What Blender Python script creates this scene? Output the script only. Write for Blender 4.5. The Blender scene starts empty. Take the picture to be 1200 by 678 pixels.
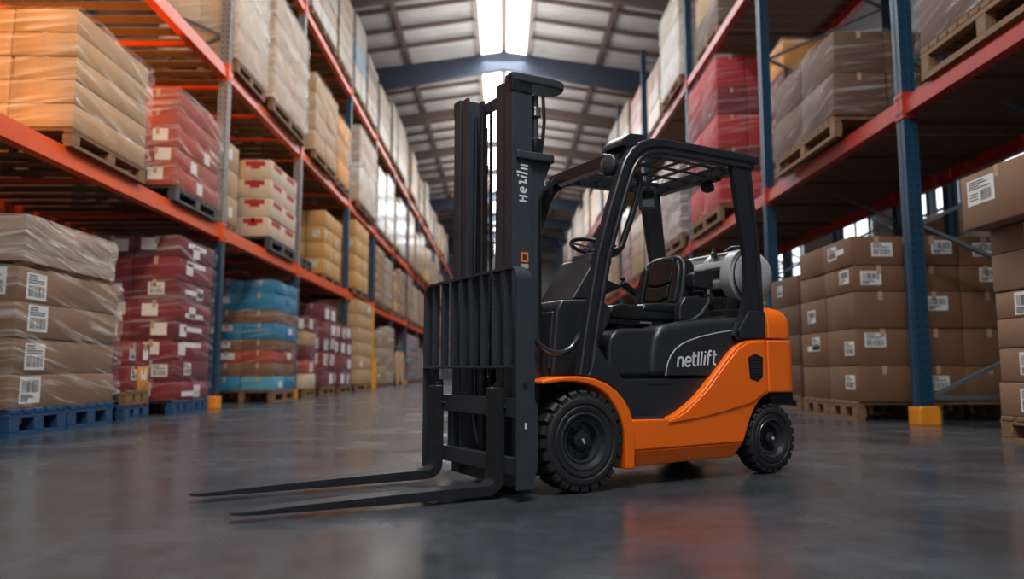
import bpy, bmesh, math, random
from mathutils import Vector, Matrix
random.seed(7)
R = math.radians
PI = math.pi
scn = bpy.context.scene
COL = scn.collection

# ------------------------------------------------------------------ camera, sky, lights, exposure
cam_d = bpy.data.cameras.new('camera')
cam = bpy.data.objects.new('camera', cam_d); COL.objects.link(cam); scn.camera = cam
cam.location = (0, 0, 0.69)
cam.rotation_euler = (R(90 + 6.156), 0, R(-0.640))
cam_d.sensor_width = 36.0
cam_d.lens = 890.0 / 1200.0 * 36.0
cam_d.clip_end = 400
cam_d.dof.use_dof = True
cam_d.dof.focus_distance = 4.75
cam_d.dof.aperture_fstop = 1.05

scn.view_settings.view_transform = 'Standard'
scn.view_settings.look = 'None'
scn.view_settings.gamma = 1.0
scn.view_settings.exposure = 0.0
scn.view_settings.use_curve_mapping = False

world = bpy.data.worlds.new('sky'); scn.world = world
world.use_nodes = True
bg = world.node_tree.nodes['Background']
bg.inputs['Color'].default_value = (0.80, 0.88, 1.0, 1)
bg.inputs['Strength'].default_value = 0.17

def area(name, loc, rot, sx, sy, power, col):
    d = bpy.data.lights.new(name, 'AREA'); d.shape = 'RECTANGLE'; d.size = sx; d.size_y = sy
    d.energy = power; d.color = col
    o = bpy.data.objects.new(name, d); o.location = loc; o.rotation_euler = rot; COL.objects.link(o)
    return o
# daylight under the ridge skylight, then added fills that have no fixture
area('skylight_daylight', (0, 44, 15.2), (0, 0, 0), 2.0, 84, 5600, (0.93, 0.97, 1.0))
area('aisle_fill_row', (0, 30, 12.6), (0, 0, 0), 2.2, 56, 950, (1.0, 0.97, 0.93))  # added fill along the aisle, no lamps hang here
area('ceiling_fill_row', (0, 34, 12.4), (R(180), 0, 0), 5.0, 60, 2100, (1.0, 0.97, 0.94))  # added unseen fill aimed upward to brighten the roof
area('camera_side_fill', (-3.5, -7.5, 5.0), (R(80), 0, R(-10)), 10, 6, 170, (0.90, 0.95, 1.0))  # added soft fill from behind the camera, no door modelled
area('forklift_fill', (0.4, 1.0, 8.5), (R(18), 0, R(4)), 2.4, 2.4, 600, (1.0, 0.98, 0.95))  # unseen fill added above to brighten the forklift
def spot(name, loc, aim, power, col, deg, rad):
    d = bpy.data.lights.new(name, 'SPOT'); d.energy = power; d.color = col; d.shadow_soft_size = rad; d.spot_size = R(deg); d.spot_blend = 0.6
    o = bpy.data.objects.new(name, d); o.location = loc; COL.objects.link(o)
    o.rotation_euler = (Vector(aim) - Vector(loc)).to_track_quat('-Z', 'Y').to_euler(); return o
spot('warm_rack_fill', (-5.6, 5.2, 5.2), (-6.8, 12, 5.6), 900, (1.0, 0.36, 0.045), 95, 0.25)  # added warm source, imitates an orange lens glow on the near rack
spot('warm_aisle_fill', (-2.2, 3.0, 9.2), (-5.6, 11.0, 5.6), 2100, (1.0, 0.58, 0.22), 62, 0.3)  # second added warm source, tints the aisle faces of the loads
spot('warm_bay_fill', (-7.4, 11.8, 4.2), (-6.6, 12.6, 6.6), 420, (1.0, 0.36, 0.05), 140, 0.2)  # added inside the bay so the deck underside glows orange

# ------------------------------------------------------------------ helpers
def weigh(o):
    if o.data.get('weighted'):
        w = o.modifiers.new('weighted_normals', 'WEIGHTED_NORMAL'); w.keep_sharp = True; w.mode = 'FACE_AREA'; w.weight = 90
class MB:
    """collects shapes and links them as one mesh object"""
    def __init__(self):
        self.v = []; self.f = []; self.m = []; self.s = []
    def add(self, vs, fs, m=0, smooth=False):
        b = len(self.v)
        self.v += [tuple(v) for v in vs]
        for f in fs:
            self.f.append(tuple(i + b for i in f)); self.m.append(m); self.s.append(smooth)
        return self
    def box(self, c, s, m=0, rot=None, taper=None):
        hx, hy, hz = s[0] / 2, s[1] / 2, s[2] / 2
        vs = []
        for z in (-hz, hz):
            k = 1.0 if (taper is None or z < 0) else taper
            vs += [Vector((-hx * k, -hy * k, z)), Vector((hx * k, -hy * k, z)), Vector((hx * k, hy * k, z)), Vector((-hx * k, hy * k, z))]
        if rot is not None: vs = [rot @ v for v in vs]
        c = Vector(c)
        return self.add([v + c for v in vs], [(0, 3, 2, 1), (4, 5, 6, 7), (0, 1, 5, 4), (1, 2, 6, 5), (2, 3, 7, 6), (3, 0, 4, 7)], m)
    def bar(self, a, b, w, h, m=0, up=(0, 0, 1)):
        """rectangular bar from a to b, h along up"""
        a = Vector(a); b = Vector(b); d = b - a; L = d.length; d.normalize()
        u = Vector(up); s = d.cross(u)
        if s.length < 1e-4: u = Vector((1, 0, 0)); s = d.cross(u)
        s.normalize(); u = s.cross(d)
        rot = Matrix((d, s, u)).transposed()
        return self.box((a + b) / 2, (L, w, h), m, rot)
    def prism(self, poly, ax, a, b, m=0, ma=None, off=(0, 0, 0)):
        """polygon in the plane across axis ax, pushed from a to b"""
        idx = [i for i in range(3) if i != ax]
        n = len(poly); vs = []
        for t in (a, b):
            for p in poly:
                q = [0, 0, 0]; q[ax] = t; q[idx[0]] = p[0]; q[idx[1]] = p[1]
                vs.append((q[0] + off[0], q[1] + off[1], q[2] + off[2]))
        ar = sum(poly[i][0] * poly[(i + 1) % n][1] - poly[(i + 1) % n][0] * poly[i][1] for i in range(n))
        fs = [tuple(range(n - 1, -1, -1)), tuple(range(n, 2 * n))] + [(i, (i + 1) % n, (i + 1) % n + n, i + n) for i in range(n)]
        flip = (ar < 0) != (ax == 1) != (b < a)
        if flip: fs = [tuple(reversed(f)) for f in fs]
        return self.add(vs, fs, m)
    def sweep(self, path, prof, m=0, closed=False, up=(0, 1, 0), smooth=False, caps=True):
        """profile [(side, up)] carried along a path with a fixed up hint"""
        P = [Vector(p) for p in path]; n = len(P); k = len(prof); vs = []
        U = Vector(up)
        for i in range(n):
            if closed: d = P[(i + 1) % n] - P[i - 1]
            else: d = P[min(i + 1, n - 1)] - P[max(i - 1, 0)]
            d.normalize(); s = d.cross(U)
            if s.length < 1e-5: s = d.cross(Vector((0.3, 0.2, 1)))
            s.normalize(); u = s.cross(d)
            sc = 1.0
            if 0 < i < n - 1 or closed:
                a = (P[i] - P[i - 1]).normalized(); c = max(0.4, a.dot(d)); sc = 1 / c
            for (x, y) in prof: vs.append(P[i] + s * x * sc + u * y)
        fs = []
        for i in range(n if closed else n - 1):
            j = (i + 1) % n
            for q in range(k):
                r = (q + 1) % k
                fs.append((i * k + q, i * k + r, j * k + r, j * k + q))
        if not closed and caps:
            fs.append(tuple(range(k - 1, -1, -1))); fs.append(tuple((n - 1) * k + q for q in range(k)))
        return self.add(vs, fs, m, smooth)
    def tube(self, path, r, m=0, n=10, closed=False, up=(0.13, 0.31, 0.94)):
        return self.sweep(path, [(r * math.cos(2 * PI * i / n), r * math.sin(2 * PI * i / n)) for i in range(n)], m, closed, up, True)
    def lathe(self, prof, c=(0, 0, 0), ax=1, n=40, m=0, closed=False, smooth=True):
        """prof [(r, h)] around an axis through c"""
        k = len(prof); vs = []
        for i in range(n):
            a = 2 * PI * i / n
            for r, h in prof:
                p = [0, 0, 0]; p[ax] = h; p[(ax + 1) % 3] = r * math.cos(a); p[(ax + 2) % 3] = r * math.sin(a)
                vs.append((p[0] + c[0], p[1] + c[1], p[2] + c[2]))
        fs = []
        for i in range(n):
            j = (i + 1) % n
            for q in range(k if closed else k - 1):
                r_ = (q + 1) % k
                fs.append((i * k + q, j * k + q, j * k + r_, i * k + r_))
        if not closed:
            if prof[0][0] > 1e-5: fs.append(tuple(i * k for i in range(n)))
            if prof[-1][0] > 1e-5: fs.append(tuple(i * k + k - 1 for i in reversed(range(n))))
        return self.add(vs, fs, m, smooth)
    def build(self, name, mats, parent=None, bevel=0.0, seg=2, angle=35, link=True, fix=True, at=None):
        me = bpy.data.meshes.new(name)
        me.from_pydata(self.v, [], self.f)
        if not isinstance(mats, (list, tuple)): mats = [mats]
        for m in mats: me.materials.append(m)
        for p, mi, s in zip(me.polygons, self.m, self.s):
            p.material_index = mi; p.use_smooth = True
        wn = False
        if bevel or fix:
            bm = bmesh.new(); bm.from_mesh(me)
            bmesh.ops.remove_doubles(bm, verts=bm.verts, dist=1e-5)
            bmesh.ops.recalc_face_normals(bm, faces=bm.faces)
            if bevel:
                es = [e for e in bm.edges if len(e.link_faces) == 2 and e.calc_face_angle(0) > R(angle)]
                bmesh.ops.bevel(bm, geom=es, offset=bevel, segments=seg, affect='EDGES', profile=0.5, clamp_overlap=True)
                for f in bm.faces: f.smooth = True
                wn = True
            bm.to_mesh(me); bm.free()
        me.set_sharp_from_angle(angle=R(38))
        if wn: me['weighted'] = 1
        if not link: return me
        o = bpy.data.objects.new(name, me); COL.objects.link(o)
        weigh(o)
        if at is not None: o.location = at
        if parent is not None: o.parent = parent
        return o

def obj(name, me, parent=None, loc=(0, 0, 0), rz=0.0, scale=None):
    o = bpy.data.objects.new(name, me); COL.objects.link(o); weigh(o)
    o.location = loc; o.rotation_euler = (0, 0, rz)
    if scale is not None: o.scale = scale
    if parent is not None: o.parent = parent
    return o
def empty(name, loc=(0, 0, 0), rz=0.0):
    o = bpy.data.objects.new(name, None); COL.objects.link(o); o.location = loc; o.rotation_euler = (0, 0, rz)
    o.empty_display_size = 0.2
    return o
def tag(o, label, cat, group=None):
    o['label'] = label; o['category'] = cat
    if group: o['group'] = group
    return o
def struct(o):
    o['kind'] = 'structure'; return o
def swap(poly): return [(b, a) for a, b in poly]
def arc(c, r, a0, a1, n):
    return [(c[0] + r * math.cos(R(a0 + (a1 - a0) * i / n)), c[1] + r * math.sin(R(a0 + (a1 - a0) * i / n))) for i in range(n + 1)]

# ------------------------------------------------------------------ materials
def mat(name, col, rough=0.5, metal=0.0, var=0.0, scale=6.0, bump=0.0, bscale=40.0, coat=0.0, emit=None, spec=0.5, rvar=0.0, stretch=None):
    m = bpy.data.materials.new(name); m.use_nodes = True
    nt = m.node_tree; b = nt.nodes['Principled BSDF']
    b.inputs['Base Color'].default_value = (*col, 1); b.inputs['Roughness'].default_value = rough
    b.inputs['Metallic'].default_value = metal; b.inputs['Specular IOR Level'].default_value = spec
    b.inputs['Coat Weight'].default_value = coat; b.inputs['Coat Roughness'].default_value = 0.12
    tc = None
    def coords():
        nonlocal tc
        if tc is None:
            t = nt.nodes.new('ShaderNodeTexCoord'); mp = nt.nodes.new('ShaderNodeMapping')
            nt.links.new(t.outputs['Object'], mp.inputs['Vector'])
            if stretch: mp.inputs['Scale'].default_value = stretch
            tc = mp.outputs['Vector']
        return tc
    if var or rvar:
        n = nt.nodes.new('ShaderNodeTexNoise'); n.inputs['Scale'].default_value = scale; n.inputs['Detail'].default_value = 5
        nt.links.new(coords(), n.inputs['Vector'])
        if var:
            r = nt.nodes.new('ShaderNodeValToRGB')
            r.color_ramp.elements[0].position = 0.3; r.color_ramp.elements[1].position = 0.7
            r.color_ramp.elements[0].color = (*[c * (1 - var) for c in col], 1)
            r.color_ramp.elements[1].color = (*[min(1, c * (1 + var)) for c in col], 1)
            nt.links.new(n.outputs['Fac'], r.inputs['Fac']); nt.links.new(r.outputs['Color'], b.inputs['Base Color'])
        if rvar:
            q = nt.nodes.new('ShaderNodeMapRange'); q.inputs['To Min'].default_value = max(0.02, rough - rvar); q.inputs['To Max'].default_value = rough + rvar
            q.inputs['From Min'].default_value = 0.3; q.inputs['From Max'].default_value = 0.7
            nt.links.new(n.outputs['Fac'], q.inputs['Value']); nt.links.new(q.outputs['Result'], b.inputs['Roughness'])
    if bump:
        n2 = nt.nodes.new('ShaderNodeTexNoise'); n2.inputs['Scale'].default_value = bscale; n2.inputs['Detail'].default_value = 4
        nt.links.new(coords(), n2.inputs['Vector'])
        bp = nt.nodes.new('ShaderNodeBump'); bp.inputs['Strength'].default_value = bump; bp.inputs['Distance'].default_value = 0.01
        nt.links.new(n2.outputs['Fac'], bp.inputs['Height']); nt.links.new(bp.outputs['Normal'], b.inputs['Normal'])
    if emit:
        b.inputs['Emission Color'].default_value = (*emit[0], 1); b.inputs['Emission Strength'].default_value = emit[1]
    return m

M = {}
M['orange'] = mat('orange_paint', (0.93, 0.150, 0.003), 0.40, var=0.03, scale=3, coat=0.15)
M['mast'] = mat('dark_mast_steel', (0.036, 0.042, 0.052), 0.42, metal=0.0, var=0.12, scale=9, bump=0.02, bscale=120, spec=0.35)
M['steel'] = mat('worn_fork_steel', (0.020, 0.022, 0.026), 0.42, var=0.2, scale=14, spec=0.3, stretch=(1, 6, 6), rvar=0.08)
M['plastic'] = mat('charcoal_plastic', (0.017, 0.020, 0.025), 0.38, var=0.08, scale=5, bump=0.04, bscale=260, spec=0.5)
M['gloss'] = mat('satin_black_paint', (0.013, 0.015, 0.019), 0.32, var=0.1, scale=7, spec=0.45)
M['black'] = mat('matte_black', (0.006, 0.0065, 0.008), 0.6, var=0.1)
M['rubber'] = mat('tyre_rubber', (0.013, 0.014, 0.016), 0.62, var=0.3, scale=18, bump=0.08, bscale=90)
M['rim'] = mat('dark_wheel_rim', (0.028, 0.031, 0.037), 0.26, var=0.15, spec=0.6)
M['vinyl'] = mat('black_seat_vinyl', (0.010, 0.012, 0.015), 0.36, var=0.15, scale=10, spec=0.4, bump=0.05, bscale=180)
M['tank'] = mat('grey_tank_shell', (0.40, 0.41, 0.42), 0.38, var=0.06, scale=6)
M['chrome'] = mat('bright_steel', (0.60, 0.62, 0.64), 0.18, metal=1.0, rvar=0.05, var=0.05)
M['dark_chrome'] = mat('dark_polished_steel', (0.10, 0.11, 0.12), 0.2, metal=0.8, var=0.1)
M['white'] = mat('white_lettering', (0.72, 0.74, 0.76), 0.5, var=0.02)
M['glass'] = mat('mirror_glass', (0.32, 0.35, 0.37), 0.06, metal=1.0, var=0.02)
M['lens'] = mat('lamp_lens', (0.05, 0.055, 0.06), 0.12, var=0.05, coat=0.5)
M['sticker'] = mat('orange_sticker', (0.75, 0.20, 0.03), 0.5, var=0.05)
M['ink'] = mat('label_ink', (0.02, 0.02, 0.022), 0.7, var=0.05)
M['paper'] = mat('label_paper', (0.66, 0.66, 0.65), 0.6, var=0.03, scale=20)
M['tape'] = mat('packing_tape', (0.42, 0.30, 0.19), 0.25, var=0.08)
M['white_tape'] = mat('white_tape', (0.62, 0.60, 0.57), 0.4, var=0.08)

def carton_mat(name, col, var=0.10):
    return mat(name, col, 0.75, var=var, scale=2.2, bump=0.05, bscale=30)
M['kraft'] = carton_mat('kraft_cardboard', (0.158, 0.074, 0.036))
M['tan'] = carton_mat('tan_cardboard', (0.4, 0.245, 0.125))
M['yellow_kraft'] = carton_mat('yellow_cardboard', (0.46, 0.245, 0.075))
M['brown'] = carton_mat('brown_cardboard', (0.105, 0.05, 0.028))
M['taupe'] = carton_mat('taupe_cardboard', (0.2, 0.106, 0.057))
M['maroon'] = carton_mat('maroon_card', (0.11, 0.008, 0.014))
M['magenta'] = carton_mat('crimson_card', (0.165, 0.008, 0.016))
M['red'] = carton_mat('red_card', (0.36, 0.014, 0.012))
M['brick'] = carton_mat('brick_red_card', (0.32, 0.045, 0.022))
M['blue'] = carton_mat('blue_card', (0.008, 0.16, 0.31))
M['pale_blue'] = carton_mat('pale_blue_card', (0.05, 0.28, 0.42))
M['cream'] = carton_mat('cream_card', (0.52, 0.42, 0.31))
M['pale'] = carton_mat('pale_wrap_card', (0.58, 0.54, 0.49))
M['navy'] = carton_mat('navy_card', (0.035, 0.055, 0.10))
M['amber'] = carton_mat('amber_card', (0.62, 0.25, 0.03))
M['grey_plastic'] = mat('black_plastic_pallet', (0.04, 0.045, 0.055), 0.5, var=0.1)
M['wood'] = mat('pallet_wood', (0.185, 0.098, 0.046), 0.75, var=0.28, scale=7, bump=0.2, bscale=25, stretch=(1, 5, 5))
M['dark_wood'] = mat('weathered_deck_wood', (0.13, 0.068, 0.036), 0.8, var=0.3, scale=6, bump=0.2, bscale=22, stretch=(1, 5, 5))
M['blue_wood'] = mat('blue_pallet_paint', (0.008, 0.055, 0.135), 0.6, var=0.22, scale=8, bump=0.12, bscale=25)
M['beam_orange'] = mat('orange_beam_paint', (0.66, 0.085, 0.012), 0.38, var=0.08, scale=4)
M['beam_red'] = mat('red_beam_paint', (0.37, 0.026, 0.016), 0.38, var=0.08, scale=4)
M['foot'] = mat('orange_guard_paint', (0.72, 0.24, 0.012), 0.5, var=0.12)
M['yellow'] = mat('yellow_guard_paint', (0.80, 0.36, 0.012), 0.5, var=0.1)
M['galv'] = mat('galvanised_brace', (0.13, 0.17, 0.20), 0.4, metal=0.4, var=0.1)

def film_mat(name, tint, base, amount, rough=0.16):
    """clear stretch film: streaks where the film bunches let less through"""
    m = bpy.data.materials.new(name); m.use_nodes = True
    nt = m.node_tree; b = nt.nodes['Principled BSDF']; out = nt.nodes['Material Output']
    b.inputs['Base Color'].default_value = (*tint, 1); b.inputs['Roughness'].default_value = rough
    tr = nt.nodes.new('ShaderNodeBsdfTransparent'); mx = nt.nodes.new('ShaderNodeMixShader')
    tc = nt.nodes.new('ShaderNodeTexCoord')
    vr = nt.nodes.new('ShaderNodeVectorRotate'); vr.rotation_type = 'EULER_XYZ'; vr.inputs['Rotation'].default_value = (0.22, 0.12, 0)
    mp = nt.nodes.new('ShaderNodeMapping'); mp.inputs['Scale'].default_value = (0.5, 0.5, 7.5)
    n = nt.nodes.new('ShaderNodeTexNoise'); n.inputs['Scale'].default_value = 1.6; n.inputs['Detail'].default_value = 6; n.inputs['Distortion'].default_value = 0.6
    r = nt.nodes.new('ShaderNodeMapRange'); r.inputs['From Min'].default_value = 0.51; r.inputs['From Max'].default_value = 0.76
    r.inputs['To Min'].default_value = base; r.inputs['To Max'].default_value = base + amount
    bp = nt.nodes.new('ShaderNodeBump'); bp.inputs['Strength'].default_value = 1.0; bp.inputs['Distance'].default_value = 0.06
    nt.links.new(tc.outputs['Object'], vr.inputs['Vector']); nt.links.new(vr.outputs['Vector'], mp.inputs['Vector'])
    nt.links.new(mp.outputs['Vector'], n.inputs['Vector']); nt.links.new(n.outputs['Fac'], r.inputs['Value'])
    nt.links.new(n.outputs['Fac'], bp.inputs['Height']); nt.links.new(bp.outputs['Normal'], b.inputs['Normal'])
    nt.links.new(r.outputs['Result'], mx.inputs['Fac']); nt.links.new(tr.outputs['BSDF'], mx.inputs[1]); nt.links.new(b.outputs['BSDF'], mx.inputs[2])
    nt.links.new(mx.outputs['Shader'], out.inputs['Surface'])
    return m
M['film'] = film_mat('clear_stretch_film', (0.84, 0.82, 0.80), 0.03, 0.62, 0.09)
M['film_thin'] = film_mat('thin_stretch_film', (0.80, 0.80, 0.80), 0.015, 0.34, 0.10)
M['film_heavy'] = film_mat('milky_stretch_film', (0.86, 0.85, 0.84), 0.22, 0.7, 0.12)

def upright_mat(name, col):
    """painted steel upright with its columns of punched slots"""
    m = mat(name, col, 0.42, var=0.12, scale=5)
    nt = m.node_tree; b = nt.nodes['Principled BSDF']
    src = b.inputs['Base Color'].links[0].from_socket
    tc = nt.nodes.new('ShaderNodeTexCoord'); sp = nt.nodes.new('ShaderNodeSeparateXYZ')
    nt.links.new(tc.outputs['Object'], sp.inputs['Vector'])
    def mth(op, a, bval=None, c=None):
        n = nt.nodes.new('ShaderNodeMath'); n.operation = op
        for i, x in enumerate((a, bval)):
            if x is None: continue
            if isinstance(x, (int, float)): n.inputs[i].default_value = x
            else: nt.links.new(x, n.inputs[i])
        return n.outputs[0]
    fr = mth('FRACT', mth('MULTIPLY', sp.outputs['Z'], 9.0))
    zz = mth('MULTIPLY', mth('GREATER_THAN', fr, 0.3), mth('LESS_THAN', fr, 0.62))
    ax = mth('ABSOLUTE', mth('SUBTRACT', mth('ABSOLUTE', sp.outputs['X']), 0.05))
    ay = mth('ABSOLUTE', mth('SUBTRACT', mth('ABSOLUTE', sp.outputs['Y']), 0.05))
    ox = mth('LESS_THAN', ax, 0.012); oy = mth('LESS_THAN', ay, 0.012)
    hole = mth('MULTIPLY', zz, mth('MAXIMUM', ox, oy))
    mix = nt.nodes.new('ShaderNodeMix'); mix.data_type = 'RGBA'
    nt.links.new(hole, mix.inputs[0]); nt.links.new(src, mix.inputs[6]); mix.inputs[7].default_value = (0.006, 0.008, 0.01, 1)
    nt.links.new(mix.outputs[2], b.inputs['Base Color'])
    return m
M['upright_blue'] = upright_mat('blue_upright_paint', (0.008, 0.043, 0.088))
M['upright_washed'] = upright_mat('light_washed_upright', (0.20, 0.19, 0.19))  # blue uprights coloured grey here, as if washed out by warm light

# ------------------------------------------------------------------ the building
fl = mat('polished_concrete', (0.044, 0.050, 0.058), 0.23, var=0.25, scale=1.1, bump=0.004, bscale=2.0, rvar=0.10, spec=0.65)
def concrete_detail(m):
    nt = m.node_tree; b = nt.nodes['Principled BSDF']
    src = b.inputs['Base Color'].links[0].from_socket
    tc = nt.nodes.new('ShaderNodeTexCoord')
    n = nt.nodes.new('ShaderNodeTexNoise'); n.inputs['Scale'].default_value = 7; n.inputs['Detail'].default_value = 8; n.inputs['Roughness'].default_value = 0.7
    nt.links.new(tc.outputs['Object'], n.inputs['Vector'])
    r = nt.nodes.new('ShaderNodeMapRange'); r.inputs['From Min'].default_value = 0.3; r.inputs['From Max'].default_value = 0.7
    r.inputs['To Min'].default_value = 0.72; r.inputs['To Max'].default_value = 1.2
    nt.links.new(n.outputs['Fac'], r.inputs['Value'])
    vm = nt.nodes.new('ShaderNodeVectorMath'); vm.operation = 'SCALE'
    nt.links.new(src, vm.inputs[0]); nt.links.new(r.outputs['Result'], vm.inputs['Scale'])
    # pale paint flecks
    v = nt.nodes.new('ShaderNodeTexVoronoi'); v.inputs['Scale'].default_value = 1.3
    nt.links.new(tc.outputs['Object'], v.inputs['Vector'])
    lt = nt.nodes.new('ShaderNodeMath'); lt.operation = 'LESS_THAN'; lt.inputs[1].default_value = 0.012
    nt.links.new(v.outputs['Distance'], lt.inputs[0])
    mix = nt.nodes.new('ShaderNodeMix'); mix.data_type = 'RGBA'
    nt.links.new(lt.outputs[0], mix.inputs[0]); nt.links.new(vm.outputs[0], mix.inputs[6]); mix.inputs[7].default_value = (0.6, 0.6, 0.58, 1)
    nt.links.new(mix.outputs[2], b.inputs['Base Color'])
concrete_detail(fl)
struct(MB().box((0, 42, -0.1), (26, 112, 0.2)).build('floor', fl))
wall_m = mat('wall_cladding', (0.36, 0.36, 0.37), 0.6, var=0.08, scale=1.5)
wall_warm = mat('wall_cladding_rust', (0.42, 0.20, 0.11), 0.6, var=0.12, scale=1.5)
roof_m = mat('roof_sheet', (0.52, 0.51, 0.50), 0.6, var=0.16, scale=0.7)
frame_m = mat('navy_roof_frame', (0.035, 0.050, 0.080), 0.5, var=0.1)
rib_m = mat('brown_roof_rib', (0.145, 0.105, 0.09), 0.6, var=0.12)
sky_m = mat('skylight_sheet', (0.9, 0.93, 0.95), 0.4, var=0.02, emit=((0.95, 0.98, 1.0), 3.2))
win_m = mat('daylit_window', (0.8, 0.85, 0.9), 0.3, var=0.03, emit=((0.86, 0.93, 1.0), 2.2))
RIDGE, EAVE, HALF = 16.0, 14.2, 12.6
def roof_z(x): return RIDGE - (RIDGE - EAVE) * abs(x) / HALF
struct(MB().box((-HALF - 0.1, 42, 7.1), (0.2, 112, 14.3)).build('wall_left', wall_warm))
struct(MB().box((HALF + 0.1, 42, 7.1), (0.2, 112, 14.3)).build('wall_right', wall_m))
struct(MB().box((0, 98.1, 8.0), (26, 0.2, 16.2)).build('wall_back', wall_m))
for s, nm in ((-1, 'ceiling'), (1, 'ceiling')):
    b = MB()
    # trapezoidal roof sheet: shallow folds across the slope
    x0, x1 = s * 1.1, s * HALF
    ys = []; y = -14.0; k = 0
    while y < 98:
        ys += [(y, 0), (y + 0.30, 0), (y + 0.36, 0.05), (y + 0.62, 0.05)]; y += 0.68
    vs = []
    for yy, d in ys: vs += [(x0, yy, roof_z(x0) + d), (x1, yy, roof_z(x1) + d)]
    fs = [(2 * i, 2 * i + 2, 2 * i + 3, 2 * i + 1) for i in range(len(ys) - 1)]
    b.add(vs, fs)
    struct(b.build(nm, roof_m, fix=False))
b = MB()
for s in (-1, 1):
    b.add([(0, -14, RIDGE + 0.05), (0, 98, RIDGE + 0.05), (s * 1.1, 98, roof_z(1.1) + 0.04), (s * 1.1, -14, roof_z(1.1) + 0.04)], [(0, 1, 2, 3) if s > 0 else (3, 2, 1, 0)])
struct(b.build('window_1', sky_m, fix=False))
b = MB(); b.box((0, 42, RIDGE - 0.10), (0.26, 112, 0.2))
for s in (-1, 1): b.box((s * 1.18, 42, roof_z(1.18) - 0.10), (0.22, 112, 0.24))
struct(b.build('window_frame', mat('skylight_frame', (0.34, 0.29, 0.26), 0.6, var=0.1)))
for i, x in enumerate((-10.2, -7.3, -4.45, 4.45, 7.3, 10.2)):
    w = 0.16 if abs(x) > 3 else 0.1
    struct(MB().box((x, 42, roof_z(x) - 0.16), (w, 112, 0.26)).build('trim_%d' % (i + 1), rib_m))
def rafter(y, w, h, m, name, drop, x0=0.0):
    bb = MB()
    for s in (-1, 1):
        z0, z1 = roof_z(x0) - drop, roof_z(HALF) - drop
        bb.add([(s * x0, y - w, z0), (s * x0, y + w, z0), (s * HALF, y + w, z1), (s * HALF, y - w, z1),
                (s * x0, y - w, z0 - h), (s * x0, y + w, z0 - h), (s * HALF, y + w, z1 - h * 1.5), (s * HALF, y - w, z1 - h * 1.5)],
               [(0, 1, 2, 3), (4, 7, 6, 5), (0, 3, 7, 4), (1, 5, 6, 2), (2, 6, 7, 3)])
    return struct(bb.build(name, m))
n = 20
for y in (6.0, 20.6, 34.6, 62.0, 70.5, 80.0):
    n += 1; rafter(y, 0.16, 0.85, frame_m, 'beam_%d' % n, 0.30)
for y in (13.5, 27.5, 41.3, 48.3, 55.2, 76, 86):
    n += 1; rafter(y, 0.11, 0.42, rib_m, 'beam_%d' % n, 0.28)
y = 3.0
while y < 92:
    if min(abs(y - q) for q in (6, 20.6, 34.6, 62, 70.5, 80, 13.5, 27.5, 41.3, 48.3, 55.2, 76, 86)) > 0.9:
        n += 1; rafter(y, 0.06, 0.16, rib_m, 'beam_%d' % n, 0.10, 1.2)
    y += 1.75
# windows along the outer wall behind the red-beamed rack
for i, y in enumerate((12, 17, 22, 27, 33, 40, 48)):
    w_ = struct(MB().box((HALF - 0.02, y, 5.3), (0.06, 3.0, 2.5)).build('window_%d' % (i + 2), win_m))
    fb = MB()
    for yy in (-1.5, -0.5, 0.5, 1.5): fb.box((HALF - 0.07, y + yy, 5.3), (0.08, 0.09, 2.6))
    for zz in (-1.28, 0.0, 1.28): fb.box((HALF - 0.07, y, 5.3 + zz), (0.08, 3.1, 0.08))
    fo = struct(fb.build('window_frame', frame_m)); fo.parent = w_

# ------------------------------------------------------------------ pallet racks
def upright_mesh(h, m):
    w, d, g = 0.095, 0.09, 0.018
    poly = [(-w, -d), (-0.03, -d), (-0.024, -d + g), (0.024, -d + g), (0.03, -d), (w, -d), (w, -0.028), (w - g, -0.02), (w - g, 0.02), (w, 0.028),
            (w, d), (0.03, d), (0.024, d - g), (-0.024, d - g), (-0.03, d), (-w, d), (-w, 0.028), (-w + g, 0.02), (-w + g, -0.02), (-w, -0.028)]
    return MB().prism(poly, 2, 0, h, 0).build('upright', m, link=False)
def beam_mesh(L, m, s):
    # stepped box beam with a hooked end plate at both ends; runs along Y from 0 to L
    h, t = 0.25, 0.075
    prof = [(-t, -h), (t, -h), (t, -0.075), (t - 0.03, -0.06), (t - 0.03, 0), (-t, 0)]
    if s > 0: prof = [(-a, b) for a, b in prof][::-1]
    b = MB().prism(prof, 1, 0.1, L - 0.1, 0)
    for yy in (0.055, L - 0.055):
        b.box((0.0, yy, -0.12), (0.215, 0.10, 0.36), 0)
        b.box((-s * 0.112, yy, 0.0), (0.014, 0.045, 0.04), 1); b.box((-s * 0.112, yy, -0.22), (0.014, 0.045, 0.04), 1)
    return b.build('beam', [m, M['galv']], link=False)
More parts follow.
